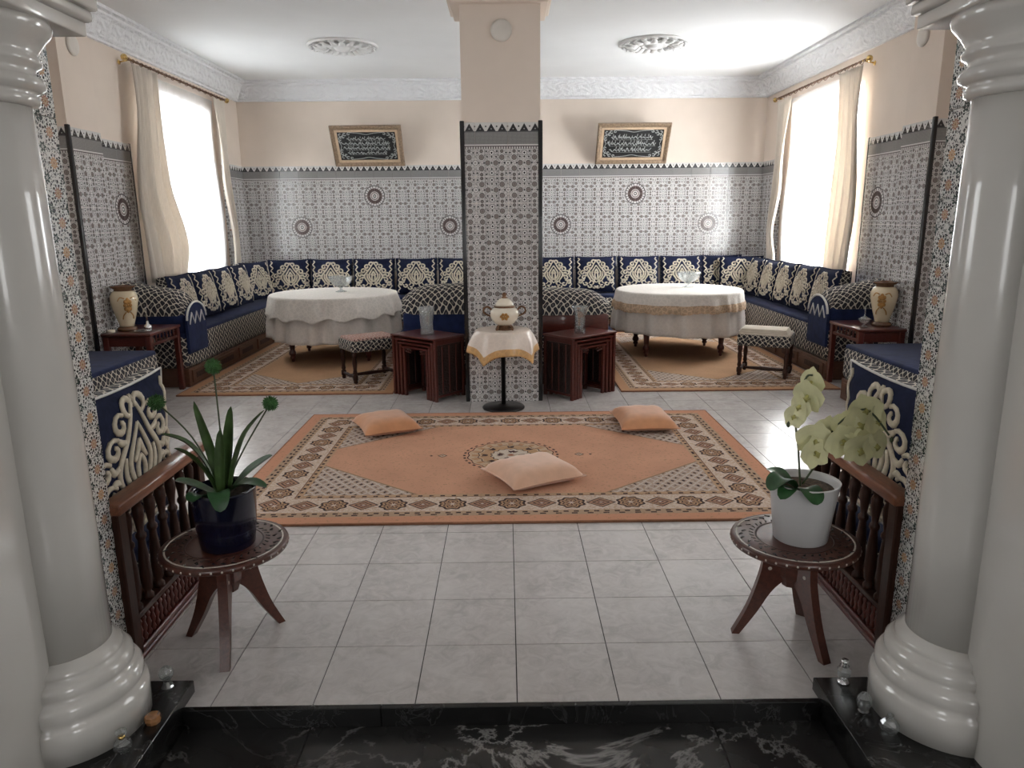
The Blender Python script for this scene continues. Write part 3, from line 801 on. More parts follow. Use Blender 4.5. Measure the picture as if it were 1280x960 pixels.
# embroidered cushion
def spr(cx, cy, r0, r1, a0, a1, n=11):
    return [(cx+(r0+(r1-r0)*i/n)*math.cos(math.radians(a0+(a1-a0)*i/n)), cy+(r0+(r1-r0)*i/n)*math.sin(math.radians(a0+(a1-a0)*i/n))) for i in range(n+1)]
HALF = [spr(.14, .86, .13, .10, -100, 200), spr(.40, .66, .16, .05, 130, -250), spr(.60, .36, .17, .05, 130, -250), spr(.82, .10, .16, .05, 140, -240), spr(.74, -.24, .15, .05, 150, -230), spr(.92, -.52, .15, .05, 110, -290), spr(.64, -.66, .15, .05, 30, -320), spr(.36, -.82, .15, .05, 20, -320), spr(.10, -.90, .10, .04, 0, -330)]
for pth in ([(0, 1.0), (.16, .66), (.30, .40), (.50, .12), (.52, -.12), (.34, -.46), (.46, -.66)], [(0, .60), (.15, .34), (.26, .10), (.22, -.14), (.10, -.36), (.16, -.62)], [(0, .12), (.09, -.02), (.07, -.26), (0, -.40)],
            [(.50, .12), (.64, .06), (.70, .16)], [(.52, -.12), (.62, -.08), (.70, -.12)], [(.30, .40), (.42, .42), (.50, .48)], [(.34, -.46), (.22, -.52), (.16, -.62), (.24, -.74)], [(.36, .18), (.38, -.06), (.24, -.34), (0, -.60)], [(0, .36), (.06, .20), (.16, .06)], [(.70, -.40), (.80, -.44), (.86, -.40)]):
    HALF.append([tuple(q)[:2] for q in cat_rom([(a, c, 0) for a, c in pth], 4)])
def cushion_meshes(w_, h_, t, g, mot=(.40, .40), rad=.0095, oy=0, pm='cushion'):
    b = MB(); n = 14
    for s in (1, -1):
        b.grid(lambda a, c: (lambda q: (q[0], -s*q[2], q[1]+h_/2))(pil_pt(2*a-1, 2*c-1, w_, h_, t, .05, g)), n, n)
    body = b.mesh('cushion_body', M['cushion'])
    gs = MB()
    ring = []
    for (a, c) in (((-1, -1), (1, -1)), ((1, -1), (1, 1)), ((1, 1), (-1, 1)), ((-1, 1), (-1, -1))):
        for i in range(8):
            q = i/8; x, y, z = pil_pt(a[0]+(c[0]-a[0])*q, a[1]+(c[1]-a[1])*q, w_, h_, t, .05, g); ring.append((x, y+h_/2))
    N = len(ring); per = 2*(w_+h_)
    for i in range(N):
        p, q = ring[i], ring[(i+1) % N]; d0, d1 = i/N*per, (i+1)/N*per
        gs.add([(p[0], -g*1.02, p[1]), (q[0], -g*1.02, q[1]), (q[0]*1.012, 0, q[1]), (p[0]*1.012, 0, p[1]), (q[0], g*1.02, q[1]), (p[0], g*1.02, p[1])], [(0, 1, 2, 3), (3, 2, 4, 5)], uvs=[(d0, 0), (d1, 0), (d1, g), (d0, g), (d1, 2*g), (d0, 2*g)], smooth=True)
    gus = gs.mesh('gusset', M['lattice_s'])
    em = MB()
    for pth in HALF:
        for sx in (1, -1):
            pts = []
            for (a, c) in pth:
                X_, Z_ = sx*a*mot[0]*w_, c*mot[1]*h_+oy*h_
                u, v = max(-.97, min(.97, X_/(w_/2*.95))), max(-.97, min(.97, Z_/(h_/2*.95)))
                y = g+t/2*max(0, (1-u**4)*(1-v**4))**.55
                pts.append((X_, -y-.002, Z_+h_/2))
            m_ = len(pts)
            em.tube(pts, [rad*(.75+.5*math.sin(PI*i/(m_-1))) for i in range(m_)], 5, flat=.55, up=(0, 1, 0))
    emb = em.mesh('scroll_embroidery', M['cord'])
    sides = []
    for sx in (-1, 1):
        sb = MB(); pts = []
        for i in range(25):
            v = -0.92+1.84*i/24; u = sx*(.86+.06*math.sin(i*PI/2.0))
            x, y, z = pil_pt(u, v, w_, h_, t, .05, g); pts.append((x, -z-.001, y+h_/2))
        sb.tube(pts, rad*.95, 5, flat=.5, up=(0, 1, 0))
        sides.append(sb.mesh('side_embroidery', M['cord']))
    pp = MB()
    pp.tube([(x, -g*1.03, z) for x, z in ring]+[(ring[0][0], -g*1.03, ring[0][1])], .0055, 5, caps=False)
    pip = pp.mesh('piping', M[pm])
    return body, gus, emb, sides[0], sides[1], pip
CM = cushion_meshes(.545, .475, .12, .045)
CMN = cushion_meshes(.495, .475, .12, .045)      # window benches: slightly narrower
def cushion(loc, rz, lean, label, grp, meshes=CM, sc=1):
    t = link('embroidered_cushion', None, None, (loc[0], loc[1], loc[2]+.014), (math.radians(lean), 0, math.radians(rz)))
    tag(t, label, 'cushion', grp)
    for nm, me in zip(('cushion_body', 'gusset', 'scroll_embroidery', 'side_embroidery', 'side_embroidery', 'piping'), meshes):
        o = link(nm, me, t)
        if sc != 1: o.scale = (sc, sc, sc)
    return t
ORD = ['first', 'second', 'third', 'fourth', 'fifth', 'sixth', 'seventh']
SEAT = .475
LTB, RTB = 'white lace table', 'beige lace table'
for k, x in enumerate((-2.32, -1.755, -1.19, -.63)):
    cushion((x, 9.80, SEAT), 0, -11, 'navy scroll-embroidered cushion on back wall bench, %s from corner behind the %s' % (ORD[k+1], LTB), 'cushions on the back benches')
cushion((-2.86, 9.77, SEAT), 16, -11, 'navy scroll-embroidered cushion turned in the bench corner behind the %s' % LTB, 'cushions on the back benches')
for k, y in enumerate((9.28, 8.73, 8.205, 7.68, 7.155)):
    cushion((-3.15 if k else -3.14, y, SEAT), 90 if k else 68, -11, 'navy scroll-embroidered cushion under the window, %s from corner behind the %s' % (ORD[k], LTB), 'cushions on the window benches', CMN)
for k, x in enumerate((2.335, 1.765, 1.195, .63)):
    cushion((x, 9.80, SEAT), 0, -11, 'navy scroll-embroidered cushion on back wall bench, %s from corner behind the %s' % (ORD[k+1], RTB), 'cushions on the back benches')
cushion((2.895, 9.87, SEAT), 0, -11, 'navy scroll-embroidered cushion half hidden in the bench corner behind the %s' % RTB, 'cushions on the back benches')
cushion((3.07, 9.60, SEAT), -18, -11, 'navy scroll-embroidered cushion set askew in front of the corner behind the %s' % RTB, 'cushions on the back benches')
for k, y in enumerate((9.145, 8.643, 8.141, 7.639, 7.137)):
    cushion((3.12, y, SEAT), -90, -11, 'navy scroll-embroidered cushion under the window, %s from corner behind the %s' % (ORD[k], RTB), 'cushions on the window benches', CMN)
for s, tn in ((-1, LTB), (1, RTB)):
    for k, y in enumerate((9.0, 8.4, 7.8, 7.2)):
        cushion((s*.20, y, SEAT), s*90, -9, 'navy cushion on middle bench behind pillar, %s from back wall, facing %s' % (ORD[k], tn), 'cushions on the middle benches')
# ---- benches (banquettes)
def bench(name, x0, x1, y0, y1, front, label, panels=True, zb=.17, zt=.485):
    """front: side(s) that face the room: 'x+','x-','y-'"""
    t = empty(name, ((x0+x1)/2, (y0+y1)/2, 0)); tag(t, label, 'sofa', 'built-in benches')
    X0, X1, Y0, Y1 = x0-(x0+x1)/2, x1-(x0+x1)/2, y0-(y0+y1)/2, y1-(y0+y1)/2
    MB().box(X0+.01, X1-.01, Y0+.01, Y1-.01, 0, zb, bev=.004, seg=1).build('base', M['wood_base'], t)
    if panels:
        if front[0] == 'x':
            s = 1 if front[1] == '+' else -1; xf = X1-.01 if s > 0 else X0+.01
            n = max(2, round((Y1-Y0)/.62)); L = (Y1-Y0)/n
            for i in range(n):
                a, b2 = Y0+i*L+.06, Y0+(i+1)*L-.06
                q = MB(); q.box(min(xf, xf+s*.012), max(xf, xf+s*.012), a, b2, .03, zb-.025, bev=.003, seg=1); pn = q.build('base_panel', M['wood_base'], t)
                MB().box(min(xf+s*.010, xf+s*.015), max(xf+s*.010, xf+s*.015), a+.07, b2-.07, .065, zb-.055).build('slot', M['carved'], pn)
        else:
            n = max(2, round((X1-X0)/.62)); L = (X1-X0)/n
            for i in range(n):
                a, b2 = X0+i*L+.06, X0+(i+1)*L-.06
                pn = MB().box(a, b2, Y0-.002, Y0+.012, .03, zb-.025, bev=.003, seg=1).build('base_panel', M['wood_base'], t)
                MB().box(a+.07, b2-.07, Y0-.005, Y0, .065, zb-.055).build('slot', M['carved'], pn)
    MB().box(X0, X1, Y0, Y1, zb-.005, zt-.006, bev=.055, seg=3).build('mattress', M['lattice'], t)
    MB().box(X0+.012, X1-.012, Y0+.012, Y1-.012, zt-.045, zt+.002, bev=.018, seg=2).build('seat_cover', M['velvet'], t)
    return t
bench('bench_sofa', XL+.02, -2.86, 6.46, 9.435, 'x+', 'navy velvet bench with lattice front under the window beside the %s' % LTB)
bench('bench_sofa', XL+.02, -.975, 9.44, YB-.02, 'y-', 'navy velvet bench along the back wall behind the %s' % LTB)
bench('bench_sofa', -.97, -.02, 6.42, YB-.02, 'x-', 'navy velvet bench behind the pillar, open to the %s' % LTB)
bench('bench_sofa', .02, .97, 6.42, YB-.02, 'x+', 'navy velvet bench behind the pillar, open to the %s' % RTB)
bench('bench_sofa', .975, XR-.02, 9.44, YB-.02, 'y-', 'navy velvet bench along the back wall behind the %s' % RTB)
bench('bench_sofa', 2.89, XR-.02, 6.46, 9.435, 'x-', 'navy velvet bench with lattice front under the window beside the %s' % RTB)
bench('bench_sofa', XL+.015, -2.80, 2.87, 5.80, 'x+', 'navy velvet bench along the side wall, beyond the cushion behind the navy pot', zt=.46)
bench('bench_sofa', 2.72, XR-.015, 2.87, 5.80, 'x-', 'navy velvet bench along the side wall, beyond the cushion behind the white orchid pot', zt=.45)
bench('bench_sofa', XL+.015, -1.325, YF1+.01, 2.86, 'y-', 'navy velvet bench behind the spindle railing by the navy pot', False, zt=.30)
bench('bench_sofa', 1.325, XR-.015, YF1+.01, 2.86, 'y-', 'navy velvet bench behind the spindle railing by the white orchid pot', False, zt=.30)
# big cushions leaning on the railings, plus one against the side wall
CM2 = cushion_meshes(.62, .57, .10, .03, (.44, .44), .0115, .0, 'piping')
cushion((-1.423, 2.53, .315), 90, 2, 'large navy cushion with cream scrollwork standing behind the railing by the navy pot', 'large cushions by the railings', CM2)
cushion((1.423, 2.53, .315), -90, 2, 'large navy cushion with cream scrollwork standing behind the railing by the white orchid pot', 'large cushions by the railings', CM2)
cushion((-3.25, 5.05, .455), 90, -11, 'navy cushion on the side wall bench, half hidden behind the jamb near the navy pot', 'cushions on the side benches')
# ---- bolsters
def bolster(xw, xf, yc, hw, zw, zf, label, flap=True, skirt=.17, sm='velvet'):
    """armrest bolster; xw = wall end, xf = room end"""
    s = 1 if xf > xw else -1; L = abs(xf-xw)
    t = empty('bolster_armrest', ((xw+xf)/2, yc, SEAT)); tag(t, label, 'bolster', 'bolster armrests')
    def top(a): return zw+(zf-zw)*a-.10*max(0, a-.75)**2/.0625-SEAT
    def fn(a, c):
        th = PI*c; h = top(a); r = hw*(1-.25*max(0, a-.8)/.2*max(0, a-.8)/.2)
        y = -r*math.copysign(abs(math.cos(th))**.7, math.cos(th)); z = skirt+(h-skirt)*math.sin(th)**.8
        return (s*(a-.5)*L, y, z)
    b = MB().grid(fn, 14, 16, uvf=lambda a, c: (a*L, c*hw*3))
    for a in (0, 1):
        c0 = len(b.v); pts = [fn(a, i/16) for i in range(17)]
        b.add(pts, [tuple(range(17))], uvs=[(p[1], p[2]) for p in pts])
    b.build('bolster_cover', M['lattice'], t)
    q = MB(); x0, x1 = sorted((-s*.5*L, s*(.5*L-.012)))
    q.box(x0, x1, -hw+.008, hw-.008, -.01, skirt+.01, bev=.02); q.build('bolster_skirt', M[sm], t)
    if flap:
        f = MB(); N = 12; xo = s*(.5*L+.004)
        outl = [(-hw*1.05, -.17)]+[(-hw*1.05*math.cos(PI*i/N), .13+.15*math.sin(PI*i/N)) for i in range(N+1)]+[(hw*1.05, -.17)]
        vs = [(xo, y, z) for y, z in outl]+[(xo+s*.022, y*.97, z) for y, z in outl]; n = len(outl)
        f.add(vs, [tuple(range(n)), tuple(range(n, 2*n))]+[(i, (i+1) % n, n+(i+1) % n, n+i) for i in range(n)])
        fl = f.build('end_flap', M['velvet'], t)
        MB().tube([(xo+s*.022, y*.99, z) for y, z in outl[1:-1]], .010, 6).build('piping', M['piping'], fl)
        zz = [(xo+s*.024, hw*(-.8+1.6*i/6), .19+(.0 if i % 2 else -.10)) for i in range(7)]
        MB().tube(zz, .008, 5).build('zigzag_embroidery', M['piping'], fl)
    return t
bolster(-3.46, -2.867, 6.68, .20, .94, .84, 'lattice-patterned bolster on the window bench, behind the cream vase with the glass sprinkler')
bolster(3.42, 2.897, 6.68, .20, .90, .80, 'lattice-patterned bolster on the window bench, behind the cream vase with the glass bowl')
bolster(-.04, -.93, 6.62, .20, .92, .88, 'lattice-patterned bolster on the middle bench, behind the plain tall tumbler', False)
bolster(.04, .92, 6.62, .20, .87, .83, 'lattice-patterned bolster on the middle bench, behind the flared cut glass vase', False, .15, 'wood_red')
#@@OBJ2
# ---- curtains
def drape(name, X0, s, y0f, y1f, zt, zb, nf, amp, m, label, grp, off=.12, nu=60, nv=26, thick=.002):
    def fn(a, c):
        z = zt+(zb-zt)*c; y0, y1 = y0f(c), y1f(c)
        ph = a*nf*2*PI+.5*math.sin(c*3)+1.2*math.sin(a*5)
        am = amp*(.45+.75*c)*(1+.3*math.sin(a*17+c*2))
        return (X0-s*(off+am*math.sin(ph)+.012*math.sin(c*7+a*3)), y0+(y1-y0)*a+.012*math.sin(c*5+a*9), z)
    o = MB().grid(fn, nu, nv).build(name, M[m], None, recalc=False)
    md = o.modifiers.new('thickness', 'SOLIDIFY'); md.thickness = thick
    return tag(o, label, 'curtain', grp)
def pw(*pts):
    def f(c):
        for (a, u), (b2, v) in zip(pts, pts[1:]):
            if c <= b2:
                t = (c-a)/(b2-a); t = t*t*(3-2*t); return u+(v-u)*t
        return pts[-1][1]
    return f
GD, GS = 'cream drapes', 'white voile curtains'
drape('curtain_drape', XL, -1, pw((0, 7.12), (.6, 6.98), (1, 7.02)), pw((0, 7.62), (.5, 7.70), (.85, 7.98), (1, 7.86)), 2.87, .90, 5, .035, 'drape', 'cream drape gathered wide beside the wall medallion above the cream vase and sprinkler', GD)
drape('curtain_drape', XL, -1, pw((0, 9.02), (.4, 9.10), (.8, 9.28), (1, 9.22)), pw((0, 9.36), (.75, 9.38), (1, 9.42)), 2.87, .92, 3, .022, 'drape', 'narrow cream drape held at the back corner, on the darker window wall', GD, nu=36)
drape('sheer_curtain', XL, -1, pw((0, 7.40), (1, 7.40)), pw((0, 9.20), (1, 9.26)), 2.86, .92, 9, .008, 'sheer', 'sheer white voile over the window beside the white lace table', GS, off=.03, nu=90, thick=.0004)
drape('curtain_drape', XR, 1, pw((0, 7.22), (.7, 7.16), (1, 7.18)), pw((0, 7.72), (.6, 7.72), (1, 7.76)), 2.83, .90, 5, .026, 'drape', 'straight cream drape below the brass rod finial, beside the bright window', GD)
drape('curtain_drape', XR, 1, pw((0, 8.95), (.5, 9.12), (.80, 9.30), (1, 9.12)), pw((0, 9.42), (.78, 9.44), (1, 9.44)), 2.83, .92, 3, .022, 'drape', 'cream drape pulled to its holdback near the bright reflection on the back tiles', GD, nu=36)
drape('sheer_curtain', XR, 1, pw((0, 7.45), (1, 7.45)), pw((0, 9.20), (1, 9.26)), 2.82, .92, 9, .008, 'sheer', 'sheer white voile over the window beside the beige lace table', GS, off=.03, nu=90, thick=.0004)
def rod(X0, s, y0, y1, z, label):
    x = X0-s*.12
    t = empty('curtain_rod', (x, (y0+y1)/2, z)); tag(t, label, 'curtain rod', 'curtain rods')
    L = y1-y0; b = MB(); n = 64
    for k in range(2):
        pts = [(.008*math.cos(i*1.4+k*PI), -L/2+L*i/n, .008*math.sin(i*1.4+k*PI)) for i in range(n+1)]
        b.tube(pts, .0085, 5)
    b.build('twisted_pole', M['bronze'], t)
    for e in (-1, 1):
        f = MB().lathe([(0, 0), (.014, .002), (.018, .012), (.012, .022), (.024, .036), (.03, .05), (.022, .068), (.008, .078), (0, .08)], 14)
        f.build('finial', M['brass'], t, (0, e*L/2, 0), (-e*PI/2, 0, 0))
        g = MB().box(-.012, .012, -.008, .008, -.006, .006).tube([(0, 0, 0), (s*.105, 0, -.02)], .007, 6).lathe([(0, 0), (.022, 0), (.02, .008), (0, .01)], 12, M=Matrix.Translation((s*.105, 0, -.02)) @ Matrix.Rotation(-s*PI/2, 4, 'Y'))
        g.build('bracket', M['brass'], t, (0, e*(L/2-.06), 0))
    for k in range(14):
        r = MB(); pts = [(.017*math.cos(a*PI/5), 0, .017*math.sin(a*PI/5)) for a in range(11)]
        r.tube(pts, .003, 5, caps=False)
        r.build('curtain_ring', M['bronze'], t, (0, -L/2+.1+(L-.2)*k/13, -.006))
rod(XL, -1, 7.05, 9.40, 2.90, 'dark twisted curtain rod above the darker window')
rod(XR, 1, 7.16, 9.44, 2.86, 'twisted curtain rod with brass finial above the brighter window')
def holdback(X0, s, y, z, label):
    b = MB()
    b.lathe([(0, 0), (.028, 0), (.026, .006), (.008, .01), (.007, .09), (.02, .096), (.024, .105), (.015, .115), (0, .118)], 14, M=Matrix.Rotation(-s*PI/2, 4, 'Y'))
    for k in range(6):
        a = k*PI/3; b.tube([(-s*.108, .01*math.cos(a), .01*math.sin(a)), (-s*.112, .045*math.cos(a), .045*math.sin(a))], [.009, .004], 5, flat=.5)
    tag(b.build('curtain_holdback', M['bronze'], None, (X0, y, z)), label, 'holdback', 'curtain holdbacks')
holdback(XL, -1, 9.46, 1.36, 'flower-shaped bronze holdback on the wall beside the darker window')
holdback(XR, 1, 9.48, 1.36, 'flower-shaped bronze holdback on the wall beside the brighter window')
# ---- spindle railings
BAL = [(.012, 0), (.019, .005), (.019, .02), (.011, .03), (.017, .045), (.021, .09), (.018, .16), (.012, .225), (.018, .235), (.018, .247), (.011, .257), (.015, .29), (.019, .315), (.019, .345), (.012, .36), (.019, .365), (.019, .385)]
SPI = [(.006, 0), (.010, .012), (.006, .024), (.011, .045), (.006, .066), (.010, .078), (.006, .09)]
bal_me = MB().lathe(BAL, 12).mesh('baluster', M['wood_dark']); spi_me = MB().lathe(SPI, 8).mesh('small_spindle', M['wood_red'])
for s in (-1, 1):
    y0, y1 = 2.21, 2.875
    t = empty('spindle_railing', (s*1.285, y0, 0))
    tag(t, 'carved wooden spindle railing beside the %s' % ('navy pot stand' if s < 0 else 'white orchid pot stand'), 'railing', 'spindle railings')
    L = y1-y0
    MB().box(-.036, .036, -.005, L+.03, .535, .572, bev=.006).build('top_rail', M['wood_rail'], t)
    MB().box(-.022, .022, 0, L, .135, .156, bev=.003, seg=1).build('middle_rail', M['wood_dark'], t)
    MB().box(-.026, .026, 0, L, .0, .036, bev=.004, seg=1).box(-.034, .034, -.002, L+.004, 0, .018, bev=.004, seg=1).build('bottom_rail', M['wood_red'], t)
    MB().box(-.003, .003, 0, L, .03, .14).build('back_board', M['carved'], t, (-s*(-.012), 0, 0))
    for y in (.022, L-.022):
        MB().box(-.026, .026, y-.026, y+.026, 0, .537, bev=.004, seg=1).build('post', M['wood_dark'], t)
    for k in range(7): link('baluster', bal_me, t, (0, .085+(L-.17)*k/6, .152))
    for k in range(19): link('small_spindle', spi_me, t, (-s*.012, .062+(L-.124)*k/18, .04))
# ---- inlaid plant stands
def stand(cx, cy, ztop, R, angs, label):
    t = empty('inlaid_stand', (cx, cy, 0)); tag(t, label, 'side table', 'inlaid plant stands')
    MB().lathe([(0, ztop-.028), (R-.02, ztop-.028), (R-.004, ztop-.022), (R, ztop-.012), (R-.004, ztop-.002), (R-.01, ztop), (0, ztop)], 48).build('table_top', M['wood_stand'], t)
    rm = MB()
    N = 36
    for k in range(N):
        a = 2*PI*k/N; r0 = R*.80+.012*math.sin(k*2.6)
        rm.tube([(r0*math.cos(a-.05), r0*math.sin(a-.05), ztop+.0006), ((r0+.012)*math.cos(a+.03), (r0+.012)*math.sin(a+.03), ztop+.0006)], [.006, .003], 5, flat=.12, up=(0, 0, 1))
        r1 = R*.70
        rm.tube([(r1*math.cos(a), r1*math.sin(a), ztop+.0006), ((r1-.014)*math.cos(a+.07), (r1-.014)*math.sin(a+.07), ztop+.0006)], [.004, .002], 5, flat=.12, up=(0, 0, 1))
    o = rm.build('carved_vine', M['black_trim'], t); o['kind'] = 'stuff'
    dm = MB().lathe([(0, -.001), (.0042, 0), (.003, .0016), (0, .002)], 7).mesh('inlay_dot', M['inlay'])
    for k in range(40):
        a = 2*PI*k/40; link('inlay_dot', dm, t, ((R-.0015)*math.cos(a), (R-.0015)*math.sin(a), ztop-.012), (0, PI/2, a))
    for rr in (.90, .60):
        MB().lathe([(R*rr-.003, ztop-.001), (R*rr-.003, ztop+.0008), (R*rr+.003, ztop+.0008), (R*rr+.003, ztop-.001)], 48).build('inlay_ring', M['inlay'] if rr > .8 else M['wood_dark'], t)
    # hub and sabre legs
    MB().lathe([(0, .19), (.03, .20), (.045, .24), (.05, ztop-.05), (.09, ztop-.03), (0, ztop-.026)], 8, smooth=False).build('hub', M['wood_stand'], t)
    prof_o = cat_rom([(.105, ztop-.028, 0), (.100, .28, 0), (.115, .20, 0), (.145, .10, 0), (.190, .0, 0)], 5)
    prof_i = cat_rom([(.165, .0, 0), (.110, .09, 0), (.068, .17, 0), (.030, .215, 0), (.0, .235, 0)], 5)
    poly = [(p.x, p.y) for p in prof_o]+[(p.x, p.y) for p in prof_i]+[(.0, ztop-.028)]
    lm = MB(); n = len(poly); th = .016
    vs = [(x, -th, z) for x, z in poly]+[(x, th, z) for x, z in poly]
    lm.add(vs, [tuple(range(n)), tuple(range(n, 2*n))[::-1]]+[(i, (i+1) % n, n+(i+1) % n, n+i) for i in range(n)])
    me = lm.mesh('leg', M['wood_stand'])
    for a in angs:
        l = link('leg', me, t, (0, 0, 0), (0, 0, math.radians(a)))
        for sy in (-1, 1):
            link('inlay_dot', MB().lathe([(0, -.001), (.007, 0), (.005, .0016), (0, .002)], 10).mesh('inlay_dot', M['inlay']), l, (.075, sy*th, .262), (-sy*PI/2, 0, 0))
    return t
STZ = .378
stand(-.982, 2.345, STZ, .213, (-80, 46, 166), 'round inlaid wooden stand on three sabre legs carrying the navy pot')
stand(.985, 2.33, STZ, .213, (170, -68, 52), 'round inlaid wooden stand on three sabre legs carrying the white orchid pot')
# ---- potted plants
def leaf_mb(path, width, fold=.25, n=5):
    b = MB(); P = cat_rom(path, 4); m_ = len(P)
    rows = []; d = P[-1]-P[0]; hz = Vector((d.x, d.y, 0))
    s0 = Vector((.93, -.2, 0)) if hz.length < .45*abs(d.z) else hz.cross(Vector((0, 0, 1)))
    for i, p in enumerate(P):
        t = (P[min(i+1, m_-1)]-P[max(i-1, 0)]).normalized(); side = s0-t*s0.dot(t)
        side.normalize(); up = side.cross(t).normalized()
        f = i/(m_-1); ww = width*max(.04, (math.sin(PI*min(1, f*.9+.1))**.6))
        rows.append([p+side*ww*k-up*0+up*fold*ww*abs(k) for k in (-1, -.5, 0, .5, 1)])
    vs = [q for r in rows for q in r]; o = len(vs)
    fs = [(i*5+k, i*5+k+1, (i+1)*5+k+1, (i+1)*5+k) for i in range(m_-1) for k in range(4)]
    b.add(vs, fs, smooth=True)
    b.add([q-Vector((0, 0, .0015)) for q in vs], [f[::-1] for f in fs], smooth=True)
    return b
def pot_plant_navy():
    t = empty('potted_plant', (-.965, 2.335, STZ)); tag(t, 'navy glazed pot with green pompom flowers and strap leaves on inlaid stand', 'plant')
    MB().lathe([(0, .0), (.086, .0), (.089, .004), (.096, .062), (.0965, .066), (.098, .068), (.106, .196), (.108, .205), (.104, .206), (.100, .19), (.098, .178), (0, .178)], 40).build('pot', M['pot_navy'], t)
    MB().lathe([(0, .184), (.05, .186), (.099, .178)], 24).build('soil', M['soil'], t)
    def W(x, z, dy=0): return (x+.965, dy, z-STZ)
    strap = [[W(-.968, .57), W(-.985, .70), W(-1.0, .79, -.01), W(-1.022, .888, -.02)], [W(-.955, .57), W(-.945, .68, .02), W(-.93, .78, .02), W(-.915, .862, .01)], [W(-.962, .57, -.02), W(-.95, .68, -.03), W(-.94, .80, -.03)],
             [W(-.94, .57), W(-.905, .68, -.01), W(-.86, .78, -.02), W(-.795, .857, -.02)], [W(-.98, .57), W(-1.02, .68, -.01), W(-1.07, .75, -.02), W(-1.135, .785, -.04)], [W(-.98, .57, -.02), W(-1.01, .65, -.03), W(-1.045, .71, -.05), W(-1.085, .742, -.06)]]
    for p in strap: leaf_mb(p, .020, .5).build('strap_leaf', M['leaf2'], t)
    broad = [[W(-.95, .565, -.02), W(-.90, .60, -.03), W(-.85, .612, -.04), W(-.80, .60, -.05)], [W(-.97, .565, -.04), W(-.945, .60, -.09), W(-.93, .585, -.12), W(-.925, .55, -.135)], [W(-.98, .565, -.02), W(-1.03, .60, -.04), W(-1.07, .62, -.05), W(-1.095, .63, -.06)],
             [W(-.94, .565, .03), W(-.90, .61, .06), W(-.86, .64, .08), W(-.82, .665, .09)], [W(-1.0, .565, -.05), W(-1.02, .585, -.08), W(-1.02, .575, -.11)], [W(-.98, .565, .04), W(-1.02, .60, .08), W(-1.05, .61, .1)]]
    for p in broad: leaf_mb(p, .034, .25).build('broad_leaf', M['leaf'], t)
    for (bx, bz, r, mid) in ((-1.154, .880, .027, W(-1.05, .76)), (-.957, .999, .026, W(-.955, .8)), (-.781, .873, .025, W(-.88, .72))):
        st = cat_rom([W(-.962, .57), mid, W(bx, bz)], 5)
        MB().tube(st, .0028, 5).build('flower_stem', M['stem'], t)
        pm = MB(); rnd = random.Random(int(bx*1000)); N = 170
        pm.lathe([(r*.8*math.sin(PI*i/6), -r*.8*math.cos(PI*i/6)) for i in range(7)], 10)
        for k in range(N):
            zz = 1-2*(k+.5)/N; a = k*2.39996; q = math.sqrt(1-zz*zz); d = Vector((q*math.cos(a), q*math.sin(a), zz))
            pm.tube([d*r*.7, d*r*rnd.uniform(.98, 1.12)+Vector((rnd.uniform(-1, 1), rnd.uniform(-1, 1), rnd.uniform(-1, 1)))*.003], [.0028, .0008], 3, smooth=False)
        pm.build('pompom_flower', M['pom'], t, W(bx, bz))
pot_plant_navy()
def flower_mesh():
    b = MB(); c = MB()
    def petal(a, L, wd, cup):
        n, m_ = 6, 4
        def fn(u, v):
            q = v; ww = wd*math.sin(PI*min(1, .12+.88*q)**.8)**.7 if q < .999 else .0
            x = (u-.5)*2*ww; y = q*L
            z = cup*(q**2)*.5+.25*abs(u-.5)*ww*2
            ca, sa = math.cos(a), math.sin(a)
            return (x*ca-y*sa, -z*.4-.004*q, x*sa+y*ca)
        b.grid(fn, n, m_*2)
    for a in (math.radians(88), math.radians(-88)): petal(a, .043, .030, -.012)
    for a in (0, math.radians(140), math.radians(-140)): petal(a, .042, .020, .010)
    b.tube([(0, -.004, .003), (0, -.012, -.003), (0, -.010, -.012)], [.003, .006, .002], 6, mat=1)
    b.tube([(-.010, -.008, -.003), (0, -.013, -.006), (.010, -.008, -.003)], [.001, .003, .001], 5, mat=1)
    return b.mesh('orchid_flower', [M['orchid'], M['orchid_c']])
